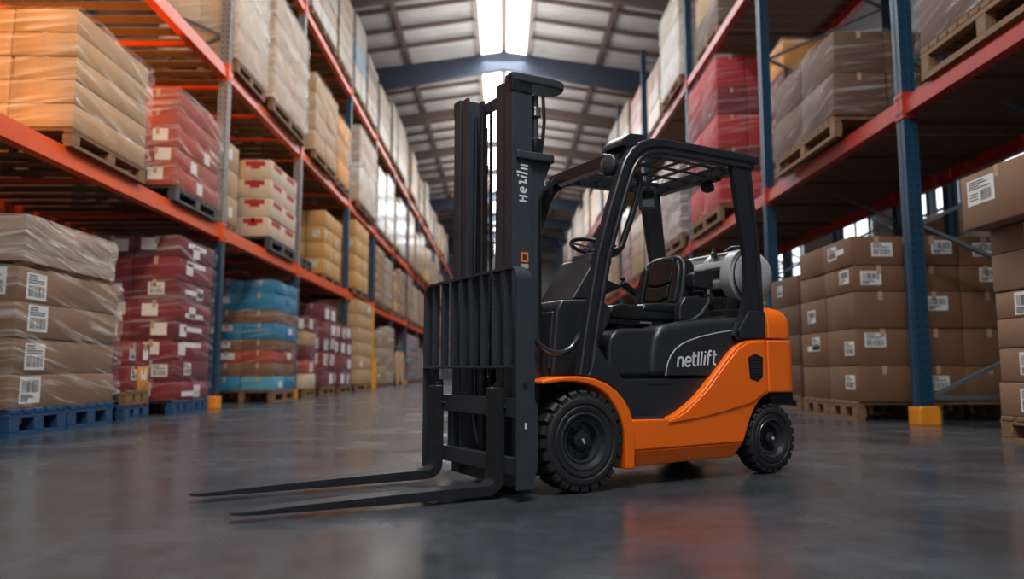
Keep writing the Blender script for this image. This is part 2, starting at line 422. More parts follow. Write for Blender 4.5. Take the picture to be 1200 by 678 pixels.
def rack(s, name, label, posts, levels, bm, xf, dep, top, grey=0, with_rear=True, guards=True, decks=True):
    root = tag(empty(name, (s * xf, posts[0], 0)), label, 'pallet rack')
    y0 = posts[0]
    um = upright_mesh(top, M['upright_blue'])
    low = upright_mesh(levels[0] - 0.3, M['upright_blue']); up = upright_mesh(top - levels[0] + 0.3, M['upright_washed'])
    fg = MB().prism([(-0.135, 0), (0.135, 0), (0.135, 0.19), (0.11, 0.24), (-0.11, 0.24), (-0.135, 0.19)], 1, -0.17, -0.115)
    fg.box((-0.122, 0.0, 0.115), (0.03, 0.24, 0.23)); fg.box((0.122, 0.0, 0.115), (0.03, 0.24, 0.23))
    fg = fg.build('foot_guard', M['foot'], bevel=0.012, link=False)
    bb = MB(); z = 0.35; k = 0
    while z < top - 1.3:
        a, c = ((s * 0.08, 0, z), (s * (dep - 0.08), 0, z + 1.15))
        if k % 2: a, c = (s * (dep - 0.08), 0, z), (s * 0.08, 0, z + 1.15)
        bb.bar(a, c, 0.045, 0.065, 0, up=(0, 1, 0)); z += 1.15; k += 1
    for z in (0.35, top - 0.5): bb.bar((s * 0.08, 0, z), (s * (dep - 0.08), 0, z), 0.05, 0.05, 0)
    bb = bb.build('brace', M['galv'], link=False)
    for i, y in enumerate(posts):
        for r in (0, 1):
            lx = s * dep * r
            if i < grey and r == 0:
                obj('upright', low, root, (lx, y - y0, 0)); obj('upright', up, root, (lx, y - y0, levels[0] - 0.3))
            else: obj('upright', um, root, (lx, y - y0, 0))
        if guards and i < 9: obj('foot_guard', fg, root, (0, y - y0, 0))
        obj('brace', bb, root, (0, y - y0, 0))
    for i in range(len(posts) - 1):
        L = posts[i + 1] - posts[i]
        fm = beam_mesh(L, bm, s); rm = beam_mesh(L, bm, -s)
        db = MB(); nb = max(3, int(L / 0.46))
        for q in range(nb):
            db.box((s * dep / 2, (q + 0.5) * L / nb, -0.018), (dep - 0.1, L / nb * (random.uniform(0.55, 0.7) if s < 0 else random.uniform(0.90, 0.97)), 0.032), 0)
        for q in range(3):
            db.box((s * dep / 2, (q + 0.5) * L / 3, -0.06), (dep - 0.1, 0.09, 0.05), 1)
        dm = db.build('shelf_deck', [M['dark_wood'], bm if s < 0 else M['dark_wood']], link=False) if decks else None
        for z in levels:
            obj('beam', fm, root, (0, posts[i] - y0, z))
            if with_rear: obj('beam', rm, root, (s * dep, posts[i] - y0, z))
            if decks: obj('shelf_deck', dm, root, (0, posts[i] - y0, z + 0.0))
    return root
LP = [6.9, 14.4, 19.75, 26.0, 31.3, 36.6, 42, 47.4, 52.8, 58.2, 63.6, 69, 74.4, 80]
RP = [4.7, 10.0, 15.4, 21.7, 28.8, 35, 41, 47, 53, 59, 65, 71, 77]
LZ = [3.45, 6.6, 10.6]; RZ = [4.4, 9.3]
rack(-1, 'pallet_rack', 'orange-beamed pallet rack with blue uprights, some tinted light-washed grey higher up, along the rust-coloured wall', LP, LZ, M['beam_orange'], 5.45, 2.7, 12.4, grey=3)
rack(1, 'pallet_rack', 'red-beamed pallet rack with blue uprights, behind the forklift', RP, RZ, M['beam_red'], 5.5, 2.7, 13.3)
rack(1, 'pallet_rack', 'blue and red pallet rack standing back to back behind the red-beamed rack', [8.6, 14.1, 18.9, 24.5, 30, 36], [4.75], M["beam_red"], 8.50, 2.4, 9.0, with_rear=False, guards=False, decks=False)

# ------------------------------------------------------------------ pallets
_pc = {}
def pallet_parts(L, D, h):
    """L along Y, D along X; returns meshes for deck, block, bottom boards"""
    key = (round(L, 2), round(D, 2), round(h, 2))
    if key in _pc: return _pc[key]
    t = h * 0.17
    dk = MB(); n = max(4, int(L / 0.2))
    for i in range(n): dk.box((0, -L / 2 + (i + 0.5) * L / n, h - t / 2), (D, L / n * 0.8, t))
    for x in (-1, 0, 1): dk.box((x * (D / 2 - 0.06), 0, h - 1.45 * t), (0.11, L, t * 0.9))
    bl = MB().box((0, 0, t + (h - 2.9 * t) / 2), (0.13, 0.17, h - 2.9 * t))
    bt = MB()
    for x in (-1, 0, 1): bt.box((x * (D / 2 - 0.06), 0, t / 2), (0.11, L, t))
    _pc[key] = (dk, bl, bt)
    return _pc[key]
def pallet(x, y, z, L, D, h, label, m, near, group=None, rz=0.0, name='wooden_pallet'):
    dk, bl, bt = pallet_parts(L, D, h)
    spots = [(i * (D / 2 - 0.07), j * (L / 2 - 0.09)) for i in (-1, 0, 1) for j in (-1, 0, 1)]
    if near:
        root = obj(name, dk.build('deck', m, bevel=0.004, seg=1, link=False), None, (x, y, z), rz)
        bm_ = bl.build('block', m, bevel=0.006, seg=1, link=False)
        for p in spots: obj('block', bm_, root, (p[0], p[1], 0))
        obj('bottom_boards', bt.build('bottom_boards', m, link=False), root)
    else:
        a = MB()
        for q in (dk, bt): a.add(q.v, q.f)
        for p in spots: a.add([(v[0] + p[0], v[1] + p[1], v[2]) for v in bl.v], bl.f)
        root = obj(name, a.build('pallet', m, link=False), None, (x, y, z), rz)
    return tag(root, label, 'pallet', group or 'pallets')

# ------------------------------------------------------------------ cartons and their labels
_cc = {}
def carton_mesh(sx, sy, sz, m, band=None):
    sx, sy, sz = [round(q, 2) for q in (sx, sy, sz)]
    key = (sx, sy, sz, m, band)
    if key in _cc: return _cc[key]
    b = MB(); b.box((0, 0, sz / 2), (sx, sy, sz), 0)
    bmq = b
    # flap seams and tape: along the longer side over the top and a little way down both ends
    t = 0.0025
    if sx >= sy:
        b.box((0, 0, sz), (sx + 2 * t, 0.065, 2 * t), 1); b.box((-sx / 2, 0, sz - 0.06), (2 * t, 0.065, 0.12), 1); b.box((sx / 2, 0, sz - 0.06), (2 * t, 0.065, 0.12), 1)
    else:
        b.box((0, 0, sz), (0.065, sy + 2 * t, 2 * t), 1); b.box((0, -sy / 2, sz - 0.06), (0.065, 2 * t, 0.12), 1); b.box((0, sy / 2, sz - 0.06), (0.065, 2 * t, 0.12), 1)
    if band:
        h = sz * 0.26; zc = sz * 0.80
        for sgn in (-1, 1):
            b.box((sgn * sx / 2, 0, zc), (2 * t, sy * 0.62, h), 2); b.box((0, sgn * sy / 2, zc), (sx * 0.62, 2 * t, h), 2)
        b.box((0, -sy / 2, zc - h * 0.75), (sx * 0.3, 2 * t, h * 0.6), 2)
    me = b.build('carton', [M[m], M['tape'], M[band] if band else M['tape']], bevel=0.0, link=False)
    bm = bmesh.new(); bm.from_mesh(me)
    es = [e for e in bm.edges if e.calc_length() > 0.13 and len(e.link_faces) == 2 and e.calc_face_angle(0) > 1 and all(f.material_index == 0 for f in e.link_faces)]
    bmesh.ops.bevel(bm, geom=es, offset=min(0.016, sz * 0.06), segments=2, affect='EDGES', profile=0.5, clamp_overlap=True)
    for f in bm.faces: f.smooth = f.calc_area() < 0.035 * max(sx, sy, sz)
    bm.to_mesh(me); bm.free(); me.set_sharp_from_angle(angle=R(38))
    _cc[key] = me
    return me
_lm = {}
def label_mesh(face, w, h, kind):
    """paper shipping label with lines of print and a bar code; face 'x+','x-','y-'"""
    key = (face, round(w, 2), round(h, 2), kind)
    if key in _lm: return _lm[key]
    rnd = random.Random(kind * 13 + 5); rects = [(-w / 2, -h / 2, w / 2, h / 2, 0, 0.004)]
    if kind != 3:
        x = -w * 0.40 if kind != 1 else 0.02 * w; xe = w * 0.40
        y0, y1 = (-h * 0.40, h * 0.02) if kind != 2 else (-h * 0.1, h * 0.36)
        while x < xe:
            ww = rnd.choice((0.012, 0.02, 0.032)) * w
            rects.append((x, y0, x + ww, y1, 1, 0.006)); x += ww + rnd.choice((0.014, 0.022, 0.03)) * w
        for k in range(4):
            yy = (h * (0.40 - k * 0.09)) if kind != 2 else (-h * (0.2 + k * 0.07))
            rects.append((-w * 0.42, yy - h * 0.022, -w * 0.42 + w * rnd.uniform(0.3, 0.8), yy + h * 0.022, 1, 0.006))
        if kind == 1:
            for k in range(3): rects.append((-w * 0.42, -h * (0.08 + 0.11 * k) - h * 0.02, -w * 0.08, -h * (0.08 + 0.11 * k) + h * 0.02, 1, 0.006))
    b = MB()
    for (a0, b0, a1, b1, mi, d) in rects:
        ca, cb = (a0 + a1) / 2, (b0 + b1) / 2
        if face == 'y-': b.box((ca, 0, cb), (a1 - a0, d, b1 - b0), mi)
        elif face == 'x+': b.box((0, ca, cb), (d, a1 - a0, b1 - b0), mi)
        else: b.box((0, -ca, cb), (d, a1 - a0, b1 - b0), mi)
    _lm[key] = b.build('shipping_label', [M['paper'], M['ink']], link=False, fix=False)
    return _lm[key]
def add_label(c, dims, face, u, v, w, h, kind):
    """u, v: place on the face as shares of its half size"""
    sx, sy, sz = dims
    w = min(w, (sx if face == 'y-' else sy) * 0.8); h = min(h, sz * 0.8)
    if face == 'y-': p = (u * (sx - w) / 2, -sy / 2, sz / 2 + v * (sz - h) / 2)
    elif face == 'x+': p = (sx / 2, u * (sy - w) / 2, sz / 2 + v * (sz - h) / 2)
    else: p = (-sx / 2, u * (sy - w) / 2, sz / 2 + v * (sz - h) / 2)
    return obj('shipping_label', label_mesh(face, w, h, kind), c, p)

def film_mesh(L, D, H, seed, amp=0.019, nlay=5):
    """a skin of stretch film around a load L (along Y) by D (along X), H high; bunched and rippled"""
    rnd = random.Random(seed)
    nu_y, nu_x, nz = max(8, int(L / 0.12)), max(6, int(D / 0.14)), max(12, int(H / 0.06))
    per = []
    for i in range(nu_x): per.append((-D / 2 + D * i / nu_x, -L / 2, 0, -1))
    for i in range(nu_y): per.append((D / 2, -L / 2 + L * i / nu_y, 1, 0))
    for i in range(nu_x): per.append((D / 2 - D * i / nu_x, L / 2, 0, 1))
    for i in range(nu_y): per.append((-D / 2, L / 2 - L * i / nu_y, -1, 0))
    ws = [(rnd.uniform(5, 26), rnd.uniform(-7, 7), rnd.uniform(0, 6.28), rnd.uniform(0.3, 1)) for _ in range(9)]
    P = len(per); vs = []; fs = []
    for k in range(nz + 1):
        z = H * k / nz
        for i, (x, y, nx, ny) in enumerate(per):
            t = x + y * 1.1
            d = sum(a * math.sin(wz * z + wt * t + p) for wz, wt, p, a in ws) * amp * 0.35
            d += amp * 0.7 * abs(math.sin(PI * nlay * z / H))
            cx_ = 0.75 if (abs(abs(x) - D / 2) < 1e-6 and abs(abs(y) - L / 2) < 1e-6) else 1
            d = max(0.004, d + amp * 0.9)
            sx = (1 if x > 0 else -1) if abs(abs(x) - D / 2) < 0.02 else 0
            sy = (1 if y > 0 else -1) if abs(abs(y) - L / 2) < 0.02 else 0
            vs.append((x + sx * d * cx_, y + sy * d * cx_, z))
    for k in range(nz):
        for i in range(P):
            j = (i + 1) % P
            fs.append((k * P + i, k * P + j, (k + 1) * P + j, (k + 1) * P + i))
    # gathered over the top edge
    b0 = len(vs); 
    for i, (x, y, nx, ny) in enumerate(per): vs.append((x * 0.86, y * 0.9, H + 0.012 + rnd.uniform(0, 0.012)))
    for i in range(P):
        j = (i + 1) % P
        fs.append((nz * P + i, nz * P + j, b0 + j, b0 + i))
    return MB().add(vs, fs)

ORD = ('first second third fourth fifth sixth seventh eighth ninth tenth eleventh twelfth thirteenth fourteenth fifteenth sixteenth seventeenth eighteenth nineteenth twentieth '
       'twenty-first twenty-second twenty-third twenty-fourth twenty-fifth twenty-sixth twenty-seventh twenty-eighth twenty-ninth thirtieth').split()
SEED = [100]
def near_load(s, zb, y0, y1, xf, D, H, lay, ny, nd, desc, short, film=None, ph=0.22, pm='wood', plab=None, npal=1, lab=0.5, white=None, bands=None,
              tight=0.006, lw=0.32, lh=0.26, pname='wooden_pallet', top=False, lean=0.0, kinds=(0, 1, 2), lu=None):
    """lay: list of (material, height weight). A wrapped load is one thing with its cartons as parts; an open stack is cartons, each a thing."""
    SEED[0] += 1; rnd = random.Random(SEED[0])
    L = y1 - y0; yc = (y0 + y1) / 2; xc = s * (xf + D / 2)
    for i in range(npal):
        l_ = L / npal
        nm = plab if npal == 1 else '%s, %s end' % (plab, 'near' if i == 0 else 'far')
        pallet(xc - s * 0.02, y0 + (i + 0.5) * l_, zb, l_ - 0.03, D, ph, nm, M[pm], True, 'pallets', name=pname)
    root = None
    if film:
        root = tag(empty('wrapped_pallet_load', (xc, yc, zb + ph)), desc, 'wrapped load', 'film-wrapped pallet loads')
    tot = sum(w for _, w in lay); z = 0.0
    for k, (m, w) in enumerate(lay):
        hz = H * w / tot
        for i in range(ny):
            for j in range(nd):
                if i > 0 and j > 0 and not (top and k == len(lay) - 1): continue
                mm = m[(i + j) % len(m)] if isinstance(m, (list, tuple)) else m
                sy = L / ny - tight; sx = D / nd - tight
                ky = rnd.choice((0, 0, 0.01, 0.02)); kx = rnd.choice((0, 0, 0.01, 0.02))
                dims = (round(sx - kx, 2), round(sy - ky, 2), round(hz - 0.004, 2))
                me = carton_mesh(*dims, mm, (bands if bands and k % 1 == 0 else None))
                px = -s * D / 2 + s * (j + 0.5) * D / nd + rnd.uniform(-1, 1) * 0.008 + lean * z * 0.01
                py = -L / 2 + (i + 0.5) * L / ny + rnd.uniform(-1, 1) * 0.008
                rz = R(rnd.uniform(-0.7, 0.7))
                if film: c = obj('carton', me, root, (px, py, z), rz)
                else:
                    c = obj('cardboard_carton', me, None, (xc + px, yc + py, zb + ph + z), rz)
                    pos = []
                    if ny > 1: pos.append(('near', 'middle', 'far')[i if ny == 3 else (0 if i == 0 else 2)] + ' end')
                    if nd > 1: pos.append(('aisle side', 'inner side')[min(j, 1)] if nd == 2 else ('aisle side', 'middle', 'inner side')[j])
                    tag(c, '%s carton %s layer up, %s' % (mm.replace('_', ' ').replace('kraft', 'brown') if mm != 'yellow_kraft' else 'yellowish', ORD[k], ', '.join(pos + ['in ' + short])), 'carton', 'cartons in ' + short)
                if rnd.random() < lab:
                    kd = rnd.choice(kinds)
                    if j == 0: add_label(c, dims, 'x+' if s < 0 else 'x-', (rnd.uniform(-0.8, 0.5) if lu is None else lu + rnd.uniform(-0.06, 0.06)), rnd.uniform(-0.3, 0.6), lw, lh, kd)
                    if i == 0 and rnd.random() < 0.8: add_label(c, dims, 'y-', rnd.uniform(-0.6, 0.7), rnd.uniform(0, 0.7), lw, lh, kd)
                if white and rnd.random() < white:
                    if j == 0: obj('tape_strip', label_mesh('x+' if s < 0 else 'x-', dims[1] * 0.5, 0.08, 3), c, (-s * dims[0] / 2, 0, dims[2] * rnd.uniform(0.3, 0.9)))
        z += hz
    if film:
        f = film_mesh(L + 0.05, D + 0.05, H + 0.01, SEED[0], nlay=len(lay)).build('stretch_film', M[film], root, fix=False)
    return root

# far loads: small in the photograph, one mesh each, the stack's layers and its wrap
def wrapped_card(col, amt, tintw=(0.80, 0.79, 0.77)):
    m = mat('wrapped_card', col, 0.35, coat=0.3)
    nt = m.node_tree; b = nt.nodes['Principled BSDF']
    tc = nt.nodes.new('ShaderNodeTexCoord'); vr = nt.nodes.new('ShaderNodeVectorRotate'); vr.rotation_type = 'EULER_XYZ'; vr.inputs['Rotation'].default_value = (0.5, 0.3, 0)
    mp = nt.nodes.new('ShaderNodeMapping'); mp.inputs['Scale'].default_value = (0.7, 0.7, 4.5)
    n = nt.nodes.new('ShaderNodeTexNoise'); n.inputs['Scale'].default_value = 1.3; n.inputs['Detail'].default_value = 5
    r = nt.nodes.new('ShaderNodeMapRange'); r.inputs['From Min'].default_value = 0.45; r.inputs['From Max'].default_value = 0.72; r.inputs['To Min'].default_value = amt * 0.25; r.inputs['To Max'].default_value = amt
    mix = nt.nodes.new('ShaderNodeMix'); mix.data_type = 'RGBA'; mix.inputs[6].default_value = (*col, 1); mix.inputs[7].default_value = (*tintw, 1)
    for a, c in ((tc.outputs['Object'], vr.inputs['Vector']), (vr.outputs['Vector'], mp.inputs['Vector']), (mp.outputs['Vector'], n.inputs['Vector']), (n.outputs['Fac'], r.inputs['Value']), (r.outputs['Result'], mix.inputs[0]), (mix.outputs[2], b.inputs['Base Color'])):
        nt.links.new(a, c)
    return m
W = {'tan': wrapped_card((0.29, 0.165, 0.08), 0.4, (0.50, 0.45, 0.40)), 'cream': wrapped_card((0.36, 0.25, 0.155), 0.55, (0.52, 0.48, 0.44)), 'white': wrapped_card((0.34, 0.26, 0.19), 0.8, (0.50, 0.48, 0.45)),
     'brown': wrapped_card((0.25, 0.15, 0.09), 0.35), 'red': wrapped_card((0.40, 0.03, 0.03), 0.5), 'maroon': wrapped_card((0.16, 0.02, 0.03), 0.5),
     'navy': wrapped_card((0.04, 0.06, 0.11), 0.45), 'amber': wrapped_card((0.55, 0.28, 0.07), 0.3), 'blue': wrapped_card((0.05, 0.2, 0.33), 0.5)}
def far_load(s, zb, y0, y1, xf, D, H, kind, desc, pdesc, group, pgroup, two=None, m2=None):
    SEED[0] += 1; rnd = random.Random(SEED[0])
    L = y1 - y0; ph = 0.2
    pallet(s * (xf + D / 2), (y0 + y1) / 2, zb, L - 0.04, D, ph, pdesc, M['wood'], False, pgroup)
    b = MB(); nl = rnd.randint(3, 6); z = 0; ny = max(1, round(L / rnd.uniform(0.8, 1.5)))
    mats = [W[kind], W[two or kind]] + ([M[m2]] if m2 else [])
    for k in range(nl):
        h = H / nl
        for i in range(ny):
            for j in (0, 1):
                b.box((s * (-D / 4 + j * D / 2) + rnd.uniform(-.012, .012), -L / 2 + (i + 0.5) * L / ny + rnd.uniform(-.012, .012), z + h / 2), (D / 2 - 0.01, L / ny - 0.012, h - 0.008),
                      (k % 2 if two and not m2 else (rnd.choice((0, 0, 1)) if two else 0)))
        z += h
    o = b.build('wrapped_pallet_load', mats, None, bevel=0.02, seg=1)
    o.location = (s * (xf + D / 2), (y0 + y1) / 2, zb + ph)
    return tag(o, desc, 'wrapped load', group)

K, T, B_ = 'kraft', 'tan', 'brown'
# --- left floor row
near_load(-1, 0, 8.05, 10.2, 5.16, 1.5, 1.52, [('taupe', 1.0), ('taupe', 1.05), ('taupe', 1.05), ('taupe', 1.0)], 1, 2,
          'four layers of long brown boxes in clear film on two blue pallets', '', film='film', ph=0.29, pm='blue_wood',
          plab='blue pallet under the long brown boxes', npal=2, lab=1.0, lw=0.36, lh=0.29, kinds=(1, 2, 0), lu=-0.78)
near_load(-1, 1.86, 8.25, 10.1, 5.24, 1.35, 0.50, [('taupe', 0.3), ('taupe', 0.7)], 1, 1,
          'bulging milky film-wrapped box on top of the long brown boxes', '', film='film_heavy', ph=0.03, pm='wood', plab='thin wooden board between the long brown boxes and the milky wrapped box', lab=0)
near_load(-1, 0.22, 10.85, 11.55, 5.32, 0.66, 0.68, [(('magenta', 'amber'), 0.5), ('magenta', 0.45)], 2, 1,
          'low load of crimson boxes and one amber carton, on stacked small pallets', '', film='film_thin', ph=0.2, pm='wood', plab='small wooden pallet lying on a blue pallet under the low crimson load', lab=0.9, lw=0.16, lh=0.15, kinds=(3, 0))
pallet(-5.66, 11.2, 0, 0.75, 0.7, 0.22, 'blue pallet under the small wooden pallet of the low crimson load', M['blue_wood'], True)
near_load(-1, 0, 12.35, 13.85, 5.32, 1.45, 2.68, [('magenta', .9), ('maroon', 1), ('magenta', 1), ('maroon', .9), ('magenta', 1), ('maroon', 1), ('magenta', 1.1), ('maroon', 1)], 1, 2,
          'tall stack of crimson trays with white labels in wrinkled clear film, beside the blue upright', '', film='film_thin', ph=0.22, pm='blue_wood',
          plab='blue pallet under the tall crimson tray stack', npal=2, lab=1.0, lw=0.26, lh=0.2, kinds=(3, 3, 0), white=0.6)
near_load(-1, 0, 17.15, 18.95, 5.15, 1.45, 2.48, [(('pale_blue', 'blue'), 1), (K, 1), ('brick', .9), (K, .8), ('blue', 1.2), (K, .9), ('blue', 1.3), ('blue', .9)], 2, 2,
          'tall stack of alternating blue and brown cartons wrapped in film, past the first blue upright', '', film='film_thin', ph=0.26, pm='wood', plab='wooden pallet under the blue and brown cartons', lab=0.35, lw=0.3, lh=0.15, kinds=(3,))
near_load(-1, 0, 20.3, 21.4, 5.25, 1.2, 1.9, [('cream', 1), ('brick', 1), ('maroon', 1), (T, 1), ('maroon', 1)], 1, 2, 'maroon and tan wrapped stack just past the blue and brown cartons', '', film='film_thin', ph=0.24, plab='wooden pallet under the maroon and tan stack', lab=0.6, kinds=(3,))
near_load(-1, 0, 22.0, 23.6, 5.2, 1.5, 2.4, [('maroon', 1), ('magenta', 1), ('maroon', 1), ('magenta', .8), ('maroon', 1)], 2, 2, 'dark red wrapped stack with pale labels, taller of the pair before the brown column', '', film='film_thin', ph=0.24, plab='wooden pallet under the taller dark red stack', lab=0.9, lw=0.5, lh=0.3, kinds=(3, 1))
near_load(-1, 0, 23.9, 25.7, 5.1, 1.5, 1.9, [('maroon', 1), ('magenta', 1), ('maroon', 1), ('magenta', 1)], 2, 2, 'dark red wrapped stack with pale labels, shorter of the pair before the brown column', '', film='film_thin', ph=0.24, plab='wooden pallet under the shorter dark red stack', lab=0.9, lw=0.5, lh=0.3, kinds=(3, 1))
near_load(-1, 0, 26.7, 29.6, 5.1, 1.5, 2.95, [(T, 1)] * 6, 2, 1, '', 'tall tan column on the floor', ph=0.26, plab='wooden pallet under the tall tan carton column', lab=0.2, lw=0.4, lh=0.2, kinds=(3,))
# --- left, first beam level
near_load(-1, 3.45, 9.15, 11.1, 5.33, 1.6, 1.52, [(T, 1)] * 5, 1, 2, 'big tan load in clear wrinkled film on the orange beam, left of the brick-red cartons', '', film='film', ph=0.24, plab='wooden pallet under the big tan film-wrapped load', lab=0)
near_load(-1, 3.45, 12.1, 14.0, 5.33, 1.3, 1.62, [('brick', 1)] * 5, 1, 2, 'brick-red cartons in shiny film on the orange beam beside the grey upright', '', film='film', ph=0.24, pm='grey_plastic', plab='dark pallet under the brick-red wrapped cartons', lab=0.5, lw=0.25, lh=0.2, kinds=(3,), pname='plastic_pallet')
near_load(-1, 3.45, 14.75, 15.5, 5.5, 0.8, 1.62, [(T, 1)] * 3, 1, 1, '', 'narrow stack by grey upright', ph=0.2, plab='wooden pallet under the narrow tan stack by the grey upright', lab=0.6, lw=0.2, lh=0.2, kinds=(3,))
near_load(-1, 3.45, 17.1, 19.3, 5.33, 1.5, 1.78, [('cream', 1)] * 4, 2, 2, '', 'red-banded cream stack', ph=0.3, pm='grey_plastic', plab='dark pallet under the red-banded cream cartons', bands='red', lab=0, pname='plastic_pallet')
for k in range(2): pallet(-6.1, 20.9, 3.45 + k * 0.16, 1.2, 1.3, 0.15, 'empty black pallet on the orange beam, %s of two beside the yellowish cartons' % ('lower', 'upper')[k], M['grey_plastic'], False, name='plastic_pallet')
near_load(-1, 3.45, 22.9, 25.3, 5.45, 1.2, 1.95, [('yellow_kraft', 1)] * 4, 2, 2, '', 'low yellowish pile', ph=0.2, plab='wooden pallet under the low yellowish carton pile', lab=0.3, lw=0.2, lh=0.2, kinds=(1,))
near_load(-1, 3.45, 26.9, 29.6, 5.3, 1.5, 2.45, [('yellow_kraft', 1)] * 4, 2, 2, '', 'high yellowish pile', ph=0.22, plab='wooden pallet under the high yellowish carton pile', lab=0.3, lw=0.2, lh=0.2, kinds=(1,))
# --- left, second beam level
near_load(-1, 6.6, 14.55, 16.35, 5.3, 1.5, 2.3, [('tan', 1), ('cream', 1), ('cream', 1)], 1, 2, 'white film-wrapped load high on the second orange beam above the brick-red cartons', '', film='film_heavy', ph=0.26, plab='wooden pallet under the white wrapped load above the brick-red cartons', lab=0)
near_load(-1, 6.6, 16.75, 19.6, 5.25, 1.6, 2.6, [('tan', 1)] * 4, 2, 2, 'tan and white film-wrapped load on the second orange beam above the red-banded cartons', '', film='film_heavy', ph=0.28, plab='wooden pallet under the tan and white load above the red-banded cartons', lab=0)
near_load(-1, 6.6, 20.6, 23.3, 5.25, 1.5, 2.2, [('tan', 1)] * 4, 2, 2, 'tan film-wrapped load on the second orange beam above the low yellowish pile', '', film='film', ph=0.24, plab='wooden pallet under the tan load above the low yellowish pile', lab=0.1)
near_load(-1, 6.6, 23.8, 25.6, 5.3, 1.4, 2.1, [('amber', 1), ('yellow_kraft', 1), ('amber', 1)], 1, 2, 'amber cartons on the second orange beam, half hidden by the tan load', '', film='film', ph=0.24, plab='wooden pallet under the amber cartons on the second orange beam', lab=0)
near_load(-1, 6.6, 27.0, 30.6, 5.25, 1.5, 2.8, [('tan', 1), ('cream', 1), ('tan', 1), ('tan', 1)], 2, 2, 'tall tan load with a white film face on the second orange beam', '', film='film_heavy', ph=0.24, plab='wooden pallet under the tall tan and white load', lab=0)
# --- right floor row
near_load(1, 0, 6.3, 7.68, 5.0, 1.5, 1.88, [('taupe', 1.1), ('taupe', 1.1), ('taupe', .95), ('taupe', .9), ('taupe', 1.25), ('taupe', .85)], 1, 2, '', 'tall stack at frame edge', ph=0.25, plab='wooden pallet under the tall stack at the frame edge', lab=0.9, lw=0.3, lh=0.22, kinds=(0, 2))
c = obj('cardboard_carton', carton_mesh(1.35, 1.15, 0.56, 'taupe'), None, (5.48, 7.2, 2.14), R(0.8))
tag(c, 'large brown carton jutting out on top of the tall stack at frame edge', 'carton', 'cartons in tall stack at frame edge')
add_label(c, (1.35, 1.15, 0.56), 'x-', -0.7 * -1, 0.55, 0.42, 0.26, 1)
R1 = 'wide stack behind blue upright'
near_load(1, 0, 10.7, 12.65, 4.98, 2.3, 2.36, [(K, 1.0), (K, 1.05), (K, 1.05), (K, 0.75), (K, 0.85)], 2, 3, '', R1, ph=0.27, plab='wooden pallet under the wide brown carton stack', npal=2, lab=0.85, lw=0.30, lh=0.2, kinds=(0, 2), white=0.25)
near_load(1, 0, 13.7, 15.1, 5.35, 1.9, 2.2, [(B_, 1)] * 4, 1, 2, '', 'dark stack past wide one', ph=0.25, plab='wooden pallet under the dark brown carton stack', lab=0.3, lw=0.25, lh=0.2)
near_load(1, 0, 14.3, 15.8, 8.72, 1.8, 3.6, [('brown', 1), ('brown', 1), ('kraft', 1), ('kraft', 1), ('tan', 1)], 1, 2, 'tall pale-topped wrapped cartons behind the wide brown stack', '', film='film', ph=0.25, plab='wooden pallet under the tall pale-topped cartons', lab=0)
near_load(1, 0, 17.2, 19.6, 5.5, 1.5, 2.1, [(B_, 1)] * 3, 2, 2, 'dark brown wrapped cartons on the floor behind the gas tank', '', film='film', ph=0.25, plab='wooden pallet under the dark cartons behind the gas tank', lab=0.3)
# --- right, first beam level
near_load(1, 4.4, 6.9, 9.4, 5.4, 1.6, 2.2, [('brown', 1)] * 3, 1, 2, 'dark brown wrapped load at the top corner on the red beam', '', film='film_thin', ph=0.42, plab='thick wooden pallet at the top corner on the red beam', lab=0)
near_load(1, 4.4, 11.65, 14.3, 5.27, 1.7, 1.40, [('brown', 1), ('brown', 1)], 2, 2, 'dark brown cartons in clear film on the red beam, between two blue uprights', '', film='film_thin', ph=0.34, plab='wooden pallet under the dark brown film-wrapped cartons', lab=0.2, lw=0.3, lh=0.2)
near_load(1, 4.4, 15.6, 16.5, 6.0, 1.5, 3.1, [('maroon', 1), ('maroon', 1), ('amber', .27), ('amber', .27)], 1, 2, 'amber cartons topping a maroon wrapped load behind the blue upright', '', film='film', ph=0.3, plab='wooden pallet under the amber-topped maroon load', lab=0)
near_load(1, 4.4, 18.4, 21.3, 5.35, 1.5, 3.85, [('red', 1), ('maroon', .7), ('red', 1), ('magenta', .8), ('red', 1)], 2, 2, 'tall bright red wrapped load on the red beam above the overhead guard', '', film='film_thin', ph=0.4, plab='wooden pallet under the tall bright red load', lab=0)
near_load(1, 4.4, 22.4, 25.4, 5.35, 1.4, 2.7, [('maroon', 1), ('maroon', 1), ('maroon', 1)], 2, 2, 'maroon load in silvery film on the red beam, past the bright red load', '', film='film_heavy', ph=0.4, plab='wooden pallet under the maroon silvery load', lab=0)
# --- right, second beam level
near_load(1, 9.3, 18.6, 20.8, 5.5, 1.5, 1.6, [('brown', 1), ('tan', 1)], 1, 2, 'brown cartons high on the upper red beam, seen from below', '', film='film', ph=0.3, plab='wooden pallet under the brown cartons high on the upper red beam', lab=0)
near_load(1, 9.3, 22.0, 24.6, 5.3, 1.6, 2.8, [('pale', 1), ('pale', 1), ('cream', 1)], 1, 2, 'tall white film-wrapped load on the upper red beam', '', film='film_heavy', ph=0.3, plab='wooden pallet under the tall white load on the upper red beam', lab=0)

